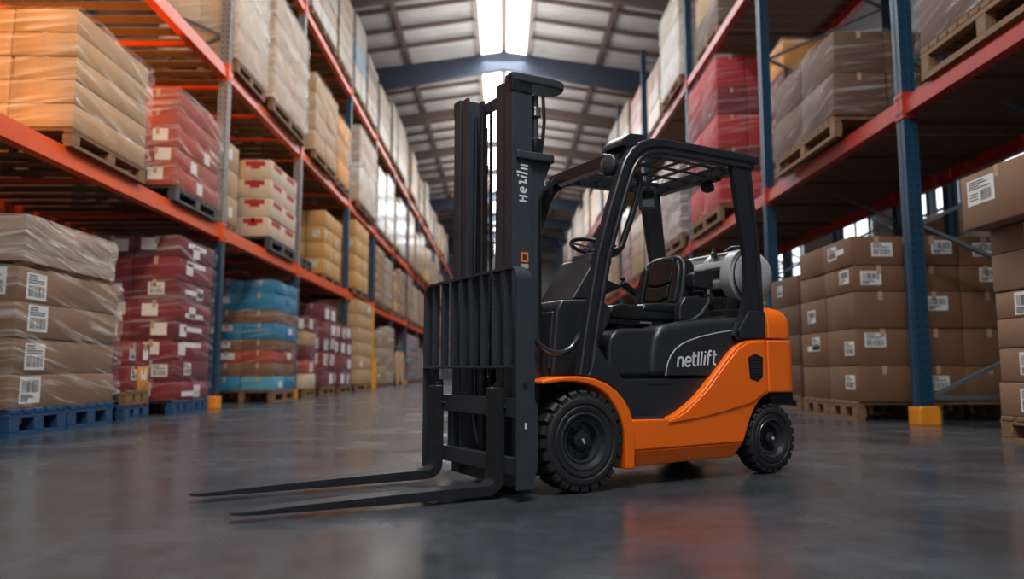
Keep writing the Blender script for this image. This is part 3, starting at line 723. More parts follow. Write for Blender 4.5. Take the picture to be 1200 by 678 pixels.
# --- the rest of both rows, away down the aisle
LEV = {(-1, 0): 'the floor under the orange rack', (-1, 1): "the orange rack's lowest beams", (-1, 2): "the orange rack's middle beams", (-1, 3): "the orange rack's top beams",
       (1, 0): 'the floor under the red-beamed rack', (1, 1): "the red-beamed rack's lower beams", (1, 2): "the red-beamed rack's upper beams"}
NEARCOUNT = {(-1, 0): 8, (-1, 1): 6, (-1, 2): 5, (-1, 3): 0, (1, 0): 4, (1, 1): 5, (1, 2): 2}
def run(s, lv, zb, ys, yend, posts, hmin, hmax, kinds, xf, fixed=()):
    SEED[0] += 1; rnd = random.Random(SEED[0]); y = ys; n = NEARCOUNT[(s, lv)]
    fixed = list(fixed)
    while y < yend:
        if fixed:
            y, y1, H, k, two = fixed.pop(0); D = 1.5; xo = 0
        else:
            y1 = y + rnd.uniform(1.5, 3.0); H = rnd.uniform(hmin, hmax); k = rnd.choice(kinds); two = rnd.choice((None, rnd.choice(kinds))); D = rnd.uniform(1.2, 1.6); xo = rnd.uniform(-0.1, 0.12)
            for p in posts:
                if y < p + 0.14 and y1 > p - 0.14:
                    if p - 0.14 - y > 1.2: y1 = p - 0.14
                    else: y = p + 0.14; y1 = y + rnd.uniform(1.6, 2.6)
            for p in posts:
                if y < p - 0.1 < y1: y1 = p - 0.14
        far_load(s, zb, y, y1, xf + xo, D, H, k, '%s wrapped load, %s from the near end on %s' % (k, ORD[n], LEV[(s, lv)]),
                 'pallet under the load %s from the near end on %s' % (ORD[n], LEV[(s, lv)]), 'loads on ' + LEV[(s, lv)], 'pallets on ' + LEV[(s, lv)], two)
        n += 1; y = y1 + rnd.uniform(0.25, 0.7)
CW = ('tan', 'cream', 'tan', 'white', 'amber')
run(-1, 0, 0, 32, 62, LP, 1.6, 2.6, ('tan', 'brown', 'cream', 'navy', 'maroon'), 5.2, [(31.9, 34.0, 2.2, 'tan', 'cream'), (34.5, 36.3, 2.5, 'cream', 'tan'), (42.3, 46.8, 2.5, 'navy', 'maroon')])
run(-1, 1, 3.45, 31.6, 64, LP, 1.7, 2.4, ('tan', 'amber', 'tan', 'cream'), 5.3, [(31.55, 33.8, 2.3, 'tan', None), (34.2, 36.2, 2.2, 'cream', 'white')])
run(-1, 2, 6.6, 31.6, 66, LP, 1.9, 3.0, CW, 5.3, [(31.6, 33.6, 2.6, 'white', None), (34.0, 36.3, 2.9, 'white', 'cream')])
run(-1, 3, 10.6, 20.2, 70, LP, 1.9, 2.7, CW, 5.3, [(20.2, 23.2, 2.6, 'white', 'tan'), (23.6, 25.7, 2.6, 'cream', None), (26.3, 28.3, 2.8, 'white', 'blue'), (28.7, 31, 2.3, 'tan', 'white'), (31.6, 34.6, 2.2, 'cream', 'tan')])
run(1, 0, 0, 22, 60, RP, 1.6, 2.6, ('tan', 'brown', 'maroon', 'cream', 'amber'), 5.4)
run(1, 1, 4.4, 26.2, 64, RP, 2.2, 3.4, ('red', 'cream', 'tan', 'white', 'maroon'), 5.4)
run(1, 2, 9.3, 25.3, 68, RP, 2.0, 3.2, CW, 5.4, [(25.5, 27.6, 2.1, 'tan', 'brown'), (29.0, 31.2, 2.5, 'red', 'white'), (32.0, 34.6, 3.0, 'tan', 'white'), (35.3, 38, 3.2, 'cream', 'white')])

# cable reels standing on edge, and a yellow column guard
for k, y in enumerate((38.2, 40.0)):
    root = tag(empty('cable_reel', (-5.6, y, 0.0)), 'brown wooden cable reel standing on edge, %s of two' % ('nearer', 'farther')[k], 'cable reel', 'cable reels')
    r = 0.85
    fl_ = MB().lathe([(0.06, -0.03), (r, -0.03), (r, 0.03), (0.06, 0.03)], (0, 0, r), 0, 32)
    for x in (0.3, -0.3): fl_.build('flange', M['tan'], root, bevel=0.008, at=(x, 0, 0)) if x > 0 else obj('flange', root.children[0].data, root, (x, 0, 0))
    MB().lathe([(0.5, -0.27), (0.5, 0.27)], (0, 0, r), 0, 28).build('drum', M['yellow_kraft'], root)
g = MB()
g.prism([(-0.22, -0.2), (0.22, -0.2), (0.22, 0.2), (0.1, 0.2), (0.1, -0.08), (-0.1, -0.08), (-0.1, 0.2), (-0.22, 0.2)], 2, 0, 1.25)
g.box((0, -0.16, 2.2), (0.3, 0.08, 2.1))
tag(g.build('column_guard', M['yellow'], bevel=0.02, at=(-5.45, 31.3 - 0.02, 0)), 'tall yellow column guard around a blue upright far down the orange rack', 'column guard')

# ------------------------------------------------------------------ the forklift (x forward along the forks, y to its left, z up)
fk = tag(empty('forklift', (0.202, 4.873, 0.0), R(210)), 'orange and charcoal counterbalance forklift with its forks lowered, parked on the concrete aisle floor', 'forklift')

# ---- chassis
ch = MB()
ch.box((-0.72, 0, 0.32), (1.62, 0.64, 0.40)); ch.box((0.10, 0, 0.52), (0.16, 0.62, 0.62)); ch.box((-1.62, 0, 0.46), (0.36, 0.6, 0.26))
ch.box((0.0, 0, 0.29), (0.17, 0.70, 0.19)); ch.box((-1.6, 0, 0.235), (0.12, 0.66, 0.12)); ch.box((-0.12, 0, 0.62), (0.5, 0.84, 0.06))
ch.box((-0.9, 0, 0.58), (1.3, 0.80, 0.20))
chassis = ch.build('chassis', M['black'], fk, bevel=0.012)

# ---- wheels
def wheel(name, x, y, r, w, side, lugs, hub):
    k = r / 0.295
    t = MB()
    ri = 0.168 * k
    prof = [(ri, -0.006), (ri + 0.008 * k, 0.0), (0.198 * k, 0.001), (0.204 * k, -0.006), (0.212 * k, -0.006), (0.218 * k, 0.001), (0.238 * k, 0.003), (0.254 * k, -0.002), (0.268 * k, -0.016), (0.272 * k, -0.03),
            (0.272 * k, -w + 0.03), (0.268 * k, -w + 0.016), (0.24 * k, -w), (ri, -w)]
    t.lathe(prof, ax=1, n=64, closed=True)
    for i in range(lugs):
        for q in (0, 1):
            a = 2 * PI * (i + 0.5 * q) / lugs
            # a tread block: wide at the shoulder, running in to the middle
            y0, y1 = (-0.004, -w * 0.56) if q == 0 else (-w + 0.004, -w * 0.44)
            da, db = 0.76 * PI / lugs, 0.56 * PI / lugs
            ra, rb = 0.262 * k, r
            sh = 0.25 * PI / lugs * (1 if q == 0 else -1)
            def P(rr, an, yy): return (rr * math.sin(an), yy, rr * math.cos(an))
            ys = y0 - 0.014 if q == 0 else y0 + 0.014
            vs = [P(ra - 0.02 * k, a - da, y0), P(ra - 0.02 * k, a + da, y0), P(rb - 0.012 * k, a - da * 0.86, y0), P(rb - 0.012 * k, a + da * 0.86, y0),
                  P(rb, a - da * 0.84, ys), P(rb, a + da * 0.84, ys), P(rb, a - db + sh, y1), P(rb, a + db + sh, y1), P(ra, a - db + sh, y1), P(ra, a + db + sh, y1)]
            t.add(vs, [(0, 1, 3, 2), (2, 3, 5, 4), (4, 5, 7, 6), (6, 7, 9, 8), (0, 2, 4, 6, 8), (1, 9, 7, 5, 3), (0, 8, 9, 1)])
    tyre = t.build(name, M['rubber'], fk, at=(x, y, r))
    if side < 0: tyre.rotation_euler = (0, 0, PI)
    rm = MB().lathe([(ri + 0.004, -w + 0.03), (ri + 0.006, -0.01), (ri - 0.002, 0.001), (ri - 0.012 * k, 0.001), (ri - 0.018 * k, -0.012), (0.140 * k, -0.030), (0.130 * k, -0.032), (0.124 * k, -0.026),
                     (0.114 * k, -0.028), (0.108 * k, -0.046), (0.104 * k, -0.070), (0.055 * k, -0.070), (0.02, -0.070), (0.0, -0.07)], ax=1, n=56)
    for i in range(8):
        a = 2 * PI * (i + 0.3) / 8
        rm.lathe([(0.0, -0.048), (0.008, -0.048), (0.011, -0.052), (0.011, -0.072)], (0.078 * k * math.cos(a), 0, 0.078 * k * math.sin(a)), 1, 6, smooth=False)
    rm.build('rim', M['rim'], tyre, fix=True)
    if hub == 'cap':
        MB().lathe([(0.0, -0.014), (0.046, -0.015), (0.055, -0.021), (0.056, -0.072)], ax=1, n=32).build('hub_cap', M['gloss'], tyre)
        MB().box((0, -0.0125, 0), (0.012, 0.004, 0.032), rot=Matrix.Rotation(0.5, 3, 'Y')).build('hub_emblem', M['tank'], tyre)
    else:
        MB().lathe([(0.0, 0.004), (0.010, 0.003), (0.016, -0.004), (0.032, -0.008), (0.040, -0.016), (0.043, -0.05), (0.052, -0.055), (0.054, -0.072)], ax=1, n=28).build('hub_cap', M['gloss'], tyre)
        MB().lathe([(0.0, 0.010), (0.008, 0.009), (0.011, 0.002)], ax=1, n=16).build('hub_bolt', M['tank'], tyre)
    return tyre
for s in (1, -1):
    wheel('front_wheel', 0.0, s * 0.53, 0.292, 0.19, s, 24, 'cap')
    wheel('rear_wheel', -1.605, s * 0.495, 0.236, 0.14, s, 23, 'nut')

# ---- front fenders and orange side skirts
OUT = [(0.286, 0.640), (0.20, 0.654), (0.11, 0.661), (0.028, 0.662), (-0.08, 0.648), (-0.169, 0.618), (-0.24, 0.574), (-0.292, 0.526), (-0.33, 0.470), (-0.354, 0.414), (-0.366, 0.350), (-0.370, 0.28), (-0.366, 0.115)]
INN = [(-0.300, 0.114), (-0.300, 0.263), (-0.288, 0.35), (-0.264, 0.419), (-0.222, 0.490), (-0.168, 0.553), (-0.10, 0.595), (-0.032, 0.617), (0.06, 0.632), (0.147, 0.632), (0.286, 0.618)]
SK_UP = [(-0.360, 0.215), (-1.315, 0.225), (-1.35, 0.30), (-1.39, 0.385), (-1.44, 0.455), (-1.50, 0.510), (-1.572, 0.540), (-1.566, 0.910), (-1.546, 0.910), (-1.379, 0.900), (-1.325, 0.884), (-1.279, 0.856), (-1.21, 0.803),
         (-1.147, 0.743), (-1.06, 0.660), (-0.988, 0.589), (-0.90, 0.520), (-0.806, 0.462), (-0.72, 0.418), (-0.633, 0.398), (-0.372, 0.402)]
for s in (1, -1):
    MB().prism(OUT + INN, 1, s * 0.28, s * 0.53).build('front_fender', M['orange'], fk, bevel=0.010, seg=3)
    sk = MB().prism(SK_UP, 1, s * 0.34, s * 0.505)
    lo = [(-0.360, 0.112), (-1.031, 0.128), (-1.262, 0.124), (-1.315, 0.225), (-0.360, 0.215)]
    vs = [(p[0], s * 0.34, p[1]) for p in lo] + [(p[0], s * (0.503 if p[1] > 0.2 else 0.462), p[1]) for p in lo]
    sk.add(vs, [(0, 1, 2, 3, 4), (9, 8, 7, 6, 5)] + [(i, (i + 1) % 5, (i + 1) % 5 + 5, i + 5) for i in range(5)])
    skirt = sk.build('side_skirt', M['orange'], fk, bevel=0.012, seg=3, angle=20)
    SW = [(-0.66, 0.368), (-0.95, 0.398), (-1.20, 0.440), (-1.40, 0.478), (-1.545, 0.555), (-1.55, 0.895), (-1.385, 0.885), (-1.29, 0.842), (-1.157, 0.728), (-0.998, 0.574), (-0.82, 0.447), (-0.73, 0.405), (-0.655, 0.388)]
    MB().prism(SW, 1, s * 0.49, s * 0.513).build('skirt_swoop', M['orange'], skirt, bevel=0.008, seg=3)
    g = [(-1.372, 0.785), (-1.44, 0.810), (-1.515, 0.786), (-1.508, 0.652), (-1.457, 0.622), (-1.383, 0.641)]
    vg = MB().prism(g, 1, s * 0.500, s * 0.5145)
    gi = [((p[0] + 1.446) * 0.84 - 1.446, (p[1] - 0.716) * 0.86 + 0.716) for p in g]
    vg.prism(gi, 1, s * 0.5145, s * 0.516)
    for i in range(8):
        for j in range(9):
            x = -1.502 + i * 0.0155 + (j % 2) * 0.0077; z = 0.646 + j * 0.0175
            if abs(x + 1.446) < 0.054 and 0.65 < z < 0.785: vg.box((x, s * 0.5165, z), (0.011, 0.003, 0.006), 1, Matrix.Rotation(0.6, 3, 'Y'))
    vg.build('vent_grille', [M['black'], M['plastic']], fk)
    # step under the door opening and the dark lower panel
    LPAN = [(-0.315, 0.640), (-1.043, 0.650), (-0.985, 0.585), (-0.90, 0.517), (-0.806, 0.458), (-0.70, 0.410), (-0.64, 0.394), (-0.374, 0.398)]
    lp = MB().prism(LPAN, 1, s * 0.30, s * 0.455).build('lower_panel', M['plastic'], fk, bevel=0.008)
    MB().box((-0.63, s * 0.457, 0.615), (0.20, 0.004, 0.006)).build('panel_slot', M['black'], lp)
    st = MB().box((-0.51, s * 0.470, 0.404), (0.25, 0.055, 0.014))
    for i in range(12):
        for j in range(3): st.box((-0.62 + i * 0.02, s * (0.452 + j * 0.017), 0.413), (0.010, 0.008, 0.005))
    st.build('step_plate', M['mast'], fk)
    # dark shoulder between fender and pillar foot
    MB().prism([(0.02, 0.655), (-0.06, 0.68), (-0.10, 0.80), (-0.115, 0.845), (-0.150, 0.80), (-0.194, 0.746), (-0.25, 0.695), (-0.315, 0.642), (-0.35, 0.55), (-0.376, 0.440), (-0.372, 0.405), (-0.345, 0.45), (-0.30, 0.525), (-0.24, 0.585), (-0.169, 0.628), (-0.08, 0.656)],
               1, s * 0.42, s * 0.508).build('fender_shoulder', M['plastic'], fk, bevel=0.010, seg=3)

# ---- counterweight
def plan(y, r, xb, xf_):
    p = [(xf_, -y), (xf_, y)]
    p += [(xb + r + r * math.cos(R(a)), y - r + r * math.sin(R(a))) for a in range(90, 181, 10)]
    p += [(xb + r + r * math.cos(R(a)), -y + r + r * math.sin(R(a))) for a in range(180, 271, 10)]
    return p
cw = MB().prism(plan(0.505, 0.13, -1.90, -1.577), 2, 0.545, 0.905).build('counterweight', M['orange'], fk, bevel=0.014, seg=3)
up = MB()
pts = plan(0.495, 0.12, -1.89, -1.60)
vs = []; lev = [(0.918, 1.0, 0), (1.00, 1.0, 0), (1.06, 0.985, 0.01), (1.10, 0.955, 0.03), (1.125, 0.91, 0.06), (1.138, 0.84, 0.10)]
for z, sy, dx in lev:
    for x, y in pts: vs.append((min(-1.60, x + dx * (1 if x < -1.65 else 0)), y * (sy if abs(y) > 0.2 else 1), z))
n_ = len(pts); fs = [tuple(range(n_ - 1, -1, -1)), tuple((len(lev) - 1) * n_ + i for i in range(n_))]
for k in range(len(lev) - 1):
    for i in range(n_): fs.append((k * n_ + i, k * n_ + (i + 1) % n_, (k + 1) * n_ + (i + 1) % n_, (k + 1) * n_ + i))
up.add(vs, fs).build('counterweight_top', M['orange'], cw, bevel=0.008, seg=3)
MB().box((-1.76, 0, 0.50), (0.24, 0.92, 0.09)).box((-1.89, 0, 0.66), (0.04, 0.12, 0.10)).build('rear_bumper', M['black'], fk, bevel=0.015)

# ---- engine hood and side panels
HOOD = [(-0.58, 0.655), (-0.585, 0.80), (-0.61, 0.90), (-0.66, 0.965), (-0.74, 0.990), (-0.90, 1.012), (-1.10, 1.038), (-1.30, 1.056), (-1.59, 1.07), (-1.59, 0.655)]
FRONT = [(-0.27, 0.655), (-0.27, 0.84), (-0.285, 0.90), (-0.33, 0.940), (-0.42, 0.958), (-0.66, 0.964), (-0.66, 0.655)]
hood = MB().prism(HOOD, 1, -0.448, 0.448).build('engine_hood', M['plastic'], fk, bevel=0.045, seg=6, angle=25)
MB().prism(FRONT, 1, -0.415, 0.415).build('hood_front', M['plastic'], hood, bevel=0.055, seg=6, angle=25)
MB().prism([(-0.74, 0.985), (-0.88, 1.017), (-1.08, 1.046), (-1.30, 1.068), (-1.30, 1.05), (-1.06, 1.02), (-0.86, 0.985)], 1, 0.34, 0.40).build('hood_ridge', M['plastic'], hood, bevel=0.006)
PAN = [(-0.683, 0.664), (-0.690, 0.705), (-0.705, 0.75), (-0.730, 0.790), (-0.768, 0.830), (-0.82, 0.862), (-0.88, 0.886), (-0.99, 0.916), (-1.124, 0.942), (-1.26, 0.962), (-1.392, 0.974), (-1.385, 0.918), (-1.335, 0.897), (-1.283, 0.862), (-1.21, 0.806), (-1.152, 0.748), (-1.064, 0.664)]
LET = {
 'strokes': [[(-0.7814, 0.718), (-0.7887, 0.780)], [(-0.7849, 0.7619), (-0.7983, 0.778), (-0.812, 0.7812), (-0.8245, 0.7775), (-0.8295, 0.766), (-0.8244, 0.7181)],
  [(-0.8487, 0.7503), (-0.8951, 0.7547), (-0.8986, 0.7729), (-0.8853, 0.7837), (-0.8680, 0.7825), (-0.856, 0.774), (-0.849, 0.757), (-0.8468, 0.7423), (-0.8500, 0.732), (-0.8600, 0.7255), (-0.8751, 0.7255), (-0.8918, 0.7330)],
  [(-0.926, 0.8158), (-0.9168, 0.7467), (-0.9178, 0.736), (-0.925, 0.7290), (-0.9391, 0.7286)], [(-0.9101, 0.7864), (-0.9469, 0.7906)],
  [(-0.9682, 0.8184), (-0.9562, 0.7299)], [(-0.9974, 0.8208), (-0.9841, 0.7308)], [(-1.0246, 0.7966), (-1.0128, 0.7317)], [(-1.0270, 0.8225), (-1.0258, 0.8136)],
  [(-1.0823, 0.824), (-1.0680, 0.8245), (-1.0590, 0.818), (-1.0553, 0.8062), (-1.0431, 0.7311)], [(-1.0414, 0.7934), (-1.0764, 0.7977)],
  [(-1.1091, 0.8265), (-1.0970, 0.7519), (-1.0985, 0.743), (-1.105, 0.7371), (-1.118, 0.7371)], [(-1.0898, 0.7972), (-1.1272, 0.8018)]]}
def strokes(mb, lines, w, ya, yb, m=0):
    """lettering: each stroke a flat ribbon in the x-z plane, raised from ya to yb"""
    for ln in lines:
        P = [Vector((p[0], 0, p[1])) for p in ln]; n = len(P); L = []; Rr = []
        for i in range(n):
            d = (P[min(i + 1, n - 1)] - P[max(i - 1, 0)]).normalized(); s = Vector((-d.z, 0, d.x))
            L.append(P[i] + s * w / 2); Rr.append(P[i] - s * w / 2)
        vs = []
        for yy in (ya, yb): vs += [(p.x, yy, p.z) for p in L] + [(p.x, yy, p.z) for p in Rr]
        fs = []
        for i in range(n - 1):
            fs += [(i, i + 1, n + i + 1, n + i), (2 * n + i, 3 * n + i, 3 * n + i + 1, 2 * n + i + 1), (i, 2 * n + i, 2 * n + i + 1, i + 1), (n + i, n + i + 1, 3 * n + i + 1, 3 * n + i)]
        fs += [(0, n, 3 * n, 2 * n), (n - 1, 3 * n - 1, 4 * n - 1, 2 * n - 1)]
        mb.add(vs, fs, m)
    return mb
for s in (1, -1):
    pn = MB().prism(PAN, 1, s * 0.40, s * 0.466).build('hood_side_panel', M['plastic'], fk, bevel=0.006, seg=2)
    MB().tube([(p[0], s * 0.463, p[1]) for p in PAN[:11]], 0.0042, n=6).build('panel_trim', M['tank'], pn)
    MB().lathe([(0.0, 0.0), (0.012, 0.0), (0.012, 0.004), (0.0, 0.004)], (-1.20, s * 0.465 - 0.002, 0.862), 1, 12).build('latch_hole', M['black'], pn)
    if s > 0: ls = LET['strokes']
    else: ls = [[(-0.7814 - 1.1272 - x, z) for x, z in ln] for ln in LET['strokes']]
    strokes(MB(), ls, 0.0135, s * 0.465, s * 0.4675).build('lettering', M['white'], pn)

# ---- mast
def channel(y0, y1, s, xb, xf_, z0, z1, web, fl_):
    """C-section rail, its web on the outside (y1), flanges reaching in to y0"""
    p = [(xb, y1), (xf_, y1), (xf_, y0), (xf_ - fl_, y0), (xf_ - fl_, y1 - web), (xb + fl_, y1 - web), (xb + fl_, y0), (xb, y0)]
    return MB().prism([(a, s * b) for a, b in p], 2, z0, z1)
TOP = {1: 2.445, -1: 2.50}
mb = MB()
for s in (1, -1):
    c_ = channel(0.295, 0.385, s, 0.255, 0.40, 0.050, TOP[s], 0.022, 0.020); mb.add(c_.v, c_.f)
mb.box((0.262, 0, 0.95), (0.03, 0.74, 0.12)); mb.box((0.262, 0, 0.20), (0.03, 0.74, 0.26)); mb.box((0.32, 0, 0.075), (0.10, 0.70, 0.07)); mb.box((0.262, -0.02, 2.42), (0.03, 0.74, 0.07))
mast = mb.build('mast', M['mast'], fk, bevel=0.006)
for s in (1, -1):
    channel(0.195, 0.270, s, 0.262, 0.397, 0.10, TOP[s] - 0.015, 0.022, 0.020).build('inner_rail', M['mast'], mast, bevel=0.005)
    z1 = TOP[s]
    MB().prism([(0.258, z1 - 0.10), (0.258, z1 + 0.012), (0.385, z1 + 0.012), (0.402, z1 - 0.004), (0.402, z1 - 0.10)], 1, s * 0.34, s * 0.392).build('rail_cap', M['gloss'], mast, bevel=0.006)
    # lift cylinder behind the rail: barrel, gland, rod
    cy = MB().lathe([(0.0, 0.12), (0.034, 0.12), (0.034, 2.02), (0.039, 2.03), (0.039, 2.08), (0.030, 2.09), (0.0, 2.09)], (0.205, s * 0.335, 0), 2, 20).build('lift_cylinder', M['gloss'], mast)
    MB().lathe([(0.0, 2.08), (0.019, 2.08), (0.019, 2.36), (0.0, 2.36)], (0.205, s * 0.335, 0), 2, 16).build('cylinder_rod', M['mast'], mast)
    MB().lathe([(0.030, 2.225), (0.034, 2.23), (0.034, 2.245), (0.030, 2.25), (0.030, 2.262), (0.034, 2.267), (0.034, 2.282), (0.02, 2.285)], (0.205, s * 0.335, 0), 2, 16).build('rod_collar', M['chrome'], mast)
    MB().tube([(0.165, s * 0.36, 2.36), (0.160, s * 0.365, 2.2), (0.168, s * 0.362, 2.10), (0.185, s * 0.36, 1.98)], 0.011, n=8).build('hose', M['gloss'], mast)
    # inner mast rear flange strip seen beside the text
    MB().box((0.232, s * 0.362, 1.02), (0.040, 0.028, 1.85)).build('rear_flange', M['mast'], mast, bevel=0.004)
# bracket plates reaching back from the near rail top and mid height
for s in (1,):
    tb = MB()
    pl_ = [(0.402, s * 0.30), (0.402, s * 0.392), (0.16, s * 0.412), (0.07, s * 0.405), (0.025, s * 0.385), (0.012, s * 0.34), (0.02, s * 0.28), (0.08, s * 0.24), (0.26, s * 0.24)]
    tb.prism(pl_, 2, 2.405, 2.462)
    tb.build('top_bracket', M['mast'], mast, bevel=0.012, seg=3)
    MB().lathe([(0.0, 0.006), (0.012, 0.006), (0.014, 0.0)], (0.375, s * 0.352, 2.462), 2, 16).build('bracket_bolt', M['chrome'], mast)
    MB().prism([(0.372, s * 0.383), (0.372, s * 0.402), (0.14, s * 0.42), (0.11, s * 0.40), (0.105, s * 0.32), (0.20, s * 0.30), (0.24, s * 0.383)], 2, 1.935, 1.985).build('mid_bracket', M['mast'], mast, bevel=0.010, seg=3)
    MB().prism([(0.21, 1.935), (0.12, 1.935), (0.19, 1.77), (0.21, 1.70)], 1, s * 0.36, s * 0.375).build('bracket_gusset', M['mast'], mast)
# lift cylinder in the middle, chains and hoses
MB().lathe([(0.0, 0.15), (0.036, 0.15), (0.036, 1.25), (0.040, 1.26), (0.040, 1.30), (0.022, 1.31), (0.022, 2.36), (0.0, 2.36)], (0.315, -0.13, 0), 2, 20).build('lift_cylinder', M['gloss'], mast)
for y in (0.005, -0.085):
    cb = MB(); z = 0.55
    while z < 2.38:
        cb.box((0.33, y, z), (0.012, 0.016, 0.020)); cb.box((0.33, y, z + 0.015), (0.018, 0.010, 0.012)); z += 0.03
    cb.build('lift_chain', M['gloss'], mast)
for y, x in ((0.10, 0.33), (0.13, 0.30), (-0.19, 0.33)):
    MB().tube([(x, y, 0.5), (x + 0.01, y, 1.2), (x, y, 2.0), (x, y, 2.36)], 0.012, n=8).build('hose', M['gloss'], mast)
MB().tube([(0.40, -0.02, 0.25), (0.42, -0.03, 0.36), (0.415, -0.06, 0.44), (0.38, -0.09, 0.48)], 0.010, n=8).build('hose', M['mast'], mast)
# the mast's white marks, as worn and garbled as they stand there
MARK = [[(0.386, 1.929), (0.336, 1.928)], [(0.386, 1.910), (0.340, 1.908)], [(0.411, 1.888), (0.340, 1.881)], [(0.386, 1.864), (0.343, 1.859)], [(0.406, 1.867), (0.397, 1.865)],
        [(0.394, 1.832), (0.348, 1.832)], [(0.352, 1.849), (0.353, 1.821)], [(0.393, 1.834), (0.392, 1.818)], [(0.365, 1.800), (0.380, 1.800), (0.386, 1.794), (0.386, 1.782), (0.380, 1.776), (0.358, 1.774), (0.352, 1.780), (0.350, 1.798)],
        [(0.368, 1.799), (0.368, 1.776)], [(0.395, 1.753), (0.350, 1.753), (0.344, 1.746)], [(0.394, 1.725), (0.349, 1.725)], [(0.371, 1.753), (0.371, 1.725)]]
MARK = [[((x - 0.373) * 1.05 + 0.328, (z - 1.827) * 1.06 + 1.793) for x, z in ln] for ln in MARK]
strokes(MB(), MARK, 0.0105, 0.384, 0.3870).build('mast_lettering', M['white'], mast)
sk_ = MB(); sk_.box((0.315, 0.386, 1.352), (0.052, 0.002, 0.058), 0); sk_.box((0.315, 0.3868, 1.352), (0.026, 0.002, 0.03), 1)
sk_.build('warning_sticker', [M['sticker'], M['ink']], mast)
sk_ = MB(); sk_.box((0.315, 0.386, 1.300), (0.052, 0.002, 0.026), 0); sk_.box((0.312, 0.386, 1.238), (0.052, 0.002, 0.070), 1); sk_.build('notice_plate', [M['tank'], M['paper']], mast)

# ---- carriage, backrest and forks
ca = MB(); ca.box((0.462, 0, 0.492), (0.045, 1.16, 0.105)); ca.box((0.462, 0, 0.178), (0.045, 1.16, 0.095))
for y in (-0.30, 0.30, -0.56, 0.56): ca.box((0.440, y, 0.335), (0.03, 0.07, 0.30))
for y in (-0.20, 0.20): ca.box((0.405, y, 0.33), (0.06, 0.02, 0.46))
carriage = ca.build('carriage', M['mast'], fk, bevel=0.008)
for y in (-0.45, -0.33, 0.33, 0.46): MB().lathe([(0, 0.012), (0.010, 0.012), (0.012, 0.0)], (0.485, y, 0.492), 0, 6, smooth=False).build('carriage_bolt', M['gloss'], carriage)
br = MB()
H_, Yb = 1.262, 0.605
path = [(0.455, Yb, 0.065), (0.455, Yb, H_ - 0.07)] + [(0.455, Yb - 0.07 + 0.07 * math.cos(R(a)), H_ - 0.07 + 0.07 * math.sin(R(a))) for a in (22, 45, 68, 90)]
path += [(0.455, -p[1], p[2]) for p in reversed(path)]
dep = [0.115, 0.115, 0.10, 0.085, 0.07, 0.058]; dep += dep[::-1]
vs = []; n_ = len(path)
for i, (p, d) in enumerate(zip(path, dep)):
    a = Vector(path[max(0, i - 1)]); c = Vector(path[min(n_ - 1, i + 1)]); t = (c - a).normalized(); nrm = Vector((0, -t.z, t.y))
    P = Vector(p); xf_ = 0.505
    for (dx, k) in ((xf_ - d, -1), (xf_, -1), (xf_, 1), (xf_ - d, 1)):
        q = P + nrm * 0.009 * k; vs.append((dx, q.y, q.z))
fs = [(3, 2, 1, 0), tuple((n_ - 1) * 4 + i for i in range(4))]
for i in range(n_ - 1):
    for k in range(4): fs.append((i * 4 + k, i * 4 + (k + 1) % 4, (i + 1) * 4 + (k + 1) % 4, (i + 1) * 4 + k))
br.add(vs, fs)
br.bar((0.487, -Yb, 0.715), (0.487, Yb, 0.715), 0.045, 0.014)
for i in range(8):
    y = -0.605 + 1.21 * (i + 1) / 9
    br.box((0.478, y, 0.985), (0.050, 0.015, 0.545))
back = br.build('load_backrest', M['mast'], fk, bevel=0.003)
for s in (1, -1):
    MB().prism([(0.39, 0.10), (0.44, 0.10), (0.44, 0.60), (0.39, 0.56), (0.36, 0.50), (0.36, 0.18)], 1, s * 0.585, s * 0.60).build('backrest_lug', M['mast'], back, bevel=0.004)
    MB().box((0.45, s * 0.615, 0.40), (0.014, 0.004, 0.032)).build('notice_plate', M['paper'], back)
    MB().lathe([(0, 0.008), (0.012, 0.008), (0.014, 0.0)], (0.455, s * 0.612 - (0.008 if s < 0 else 0), 0.62), 1, 12).build('backrest_bolt', M['gloss'], back)
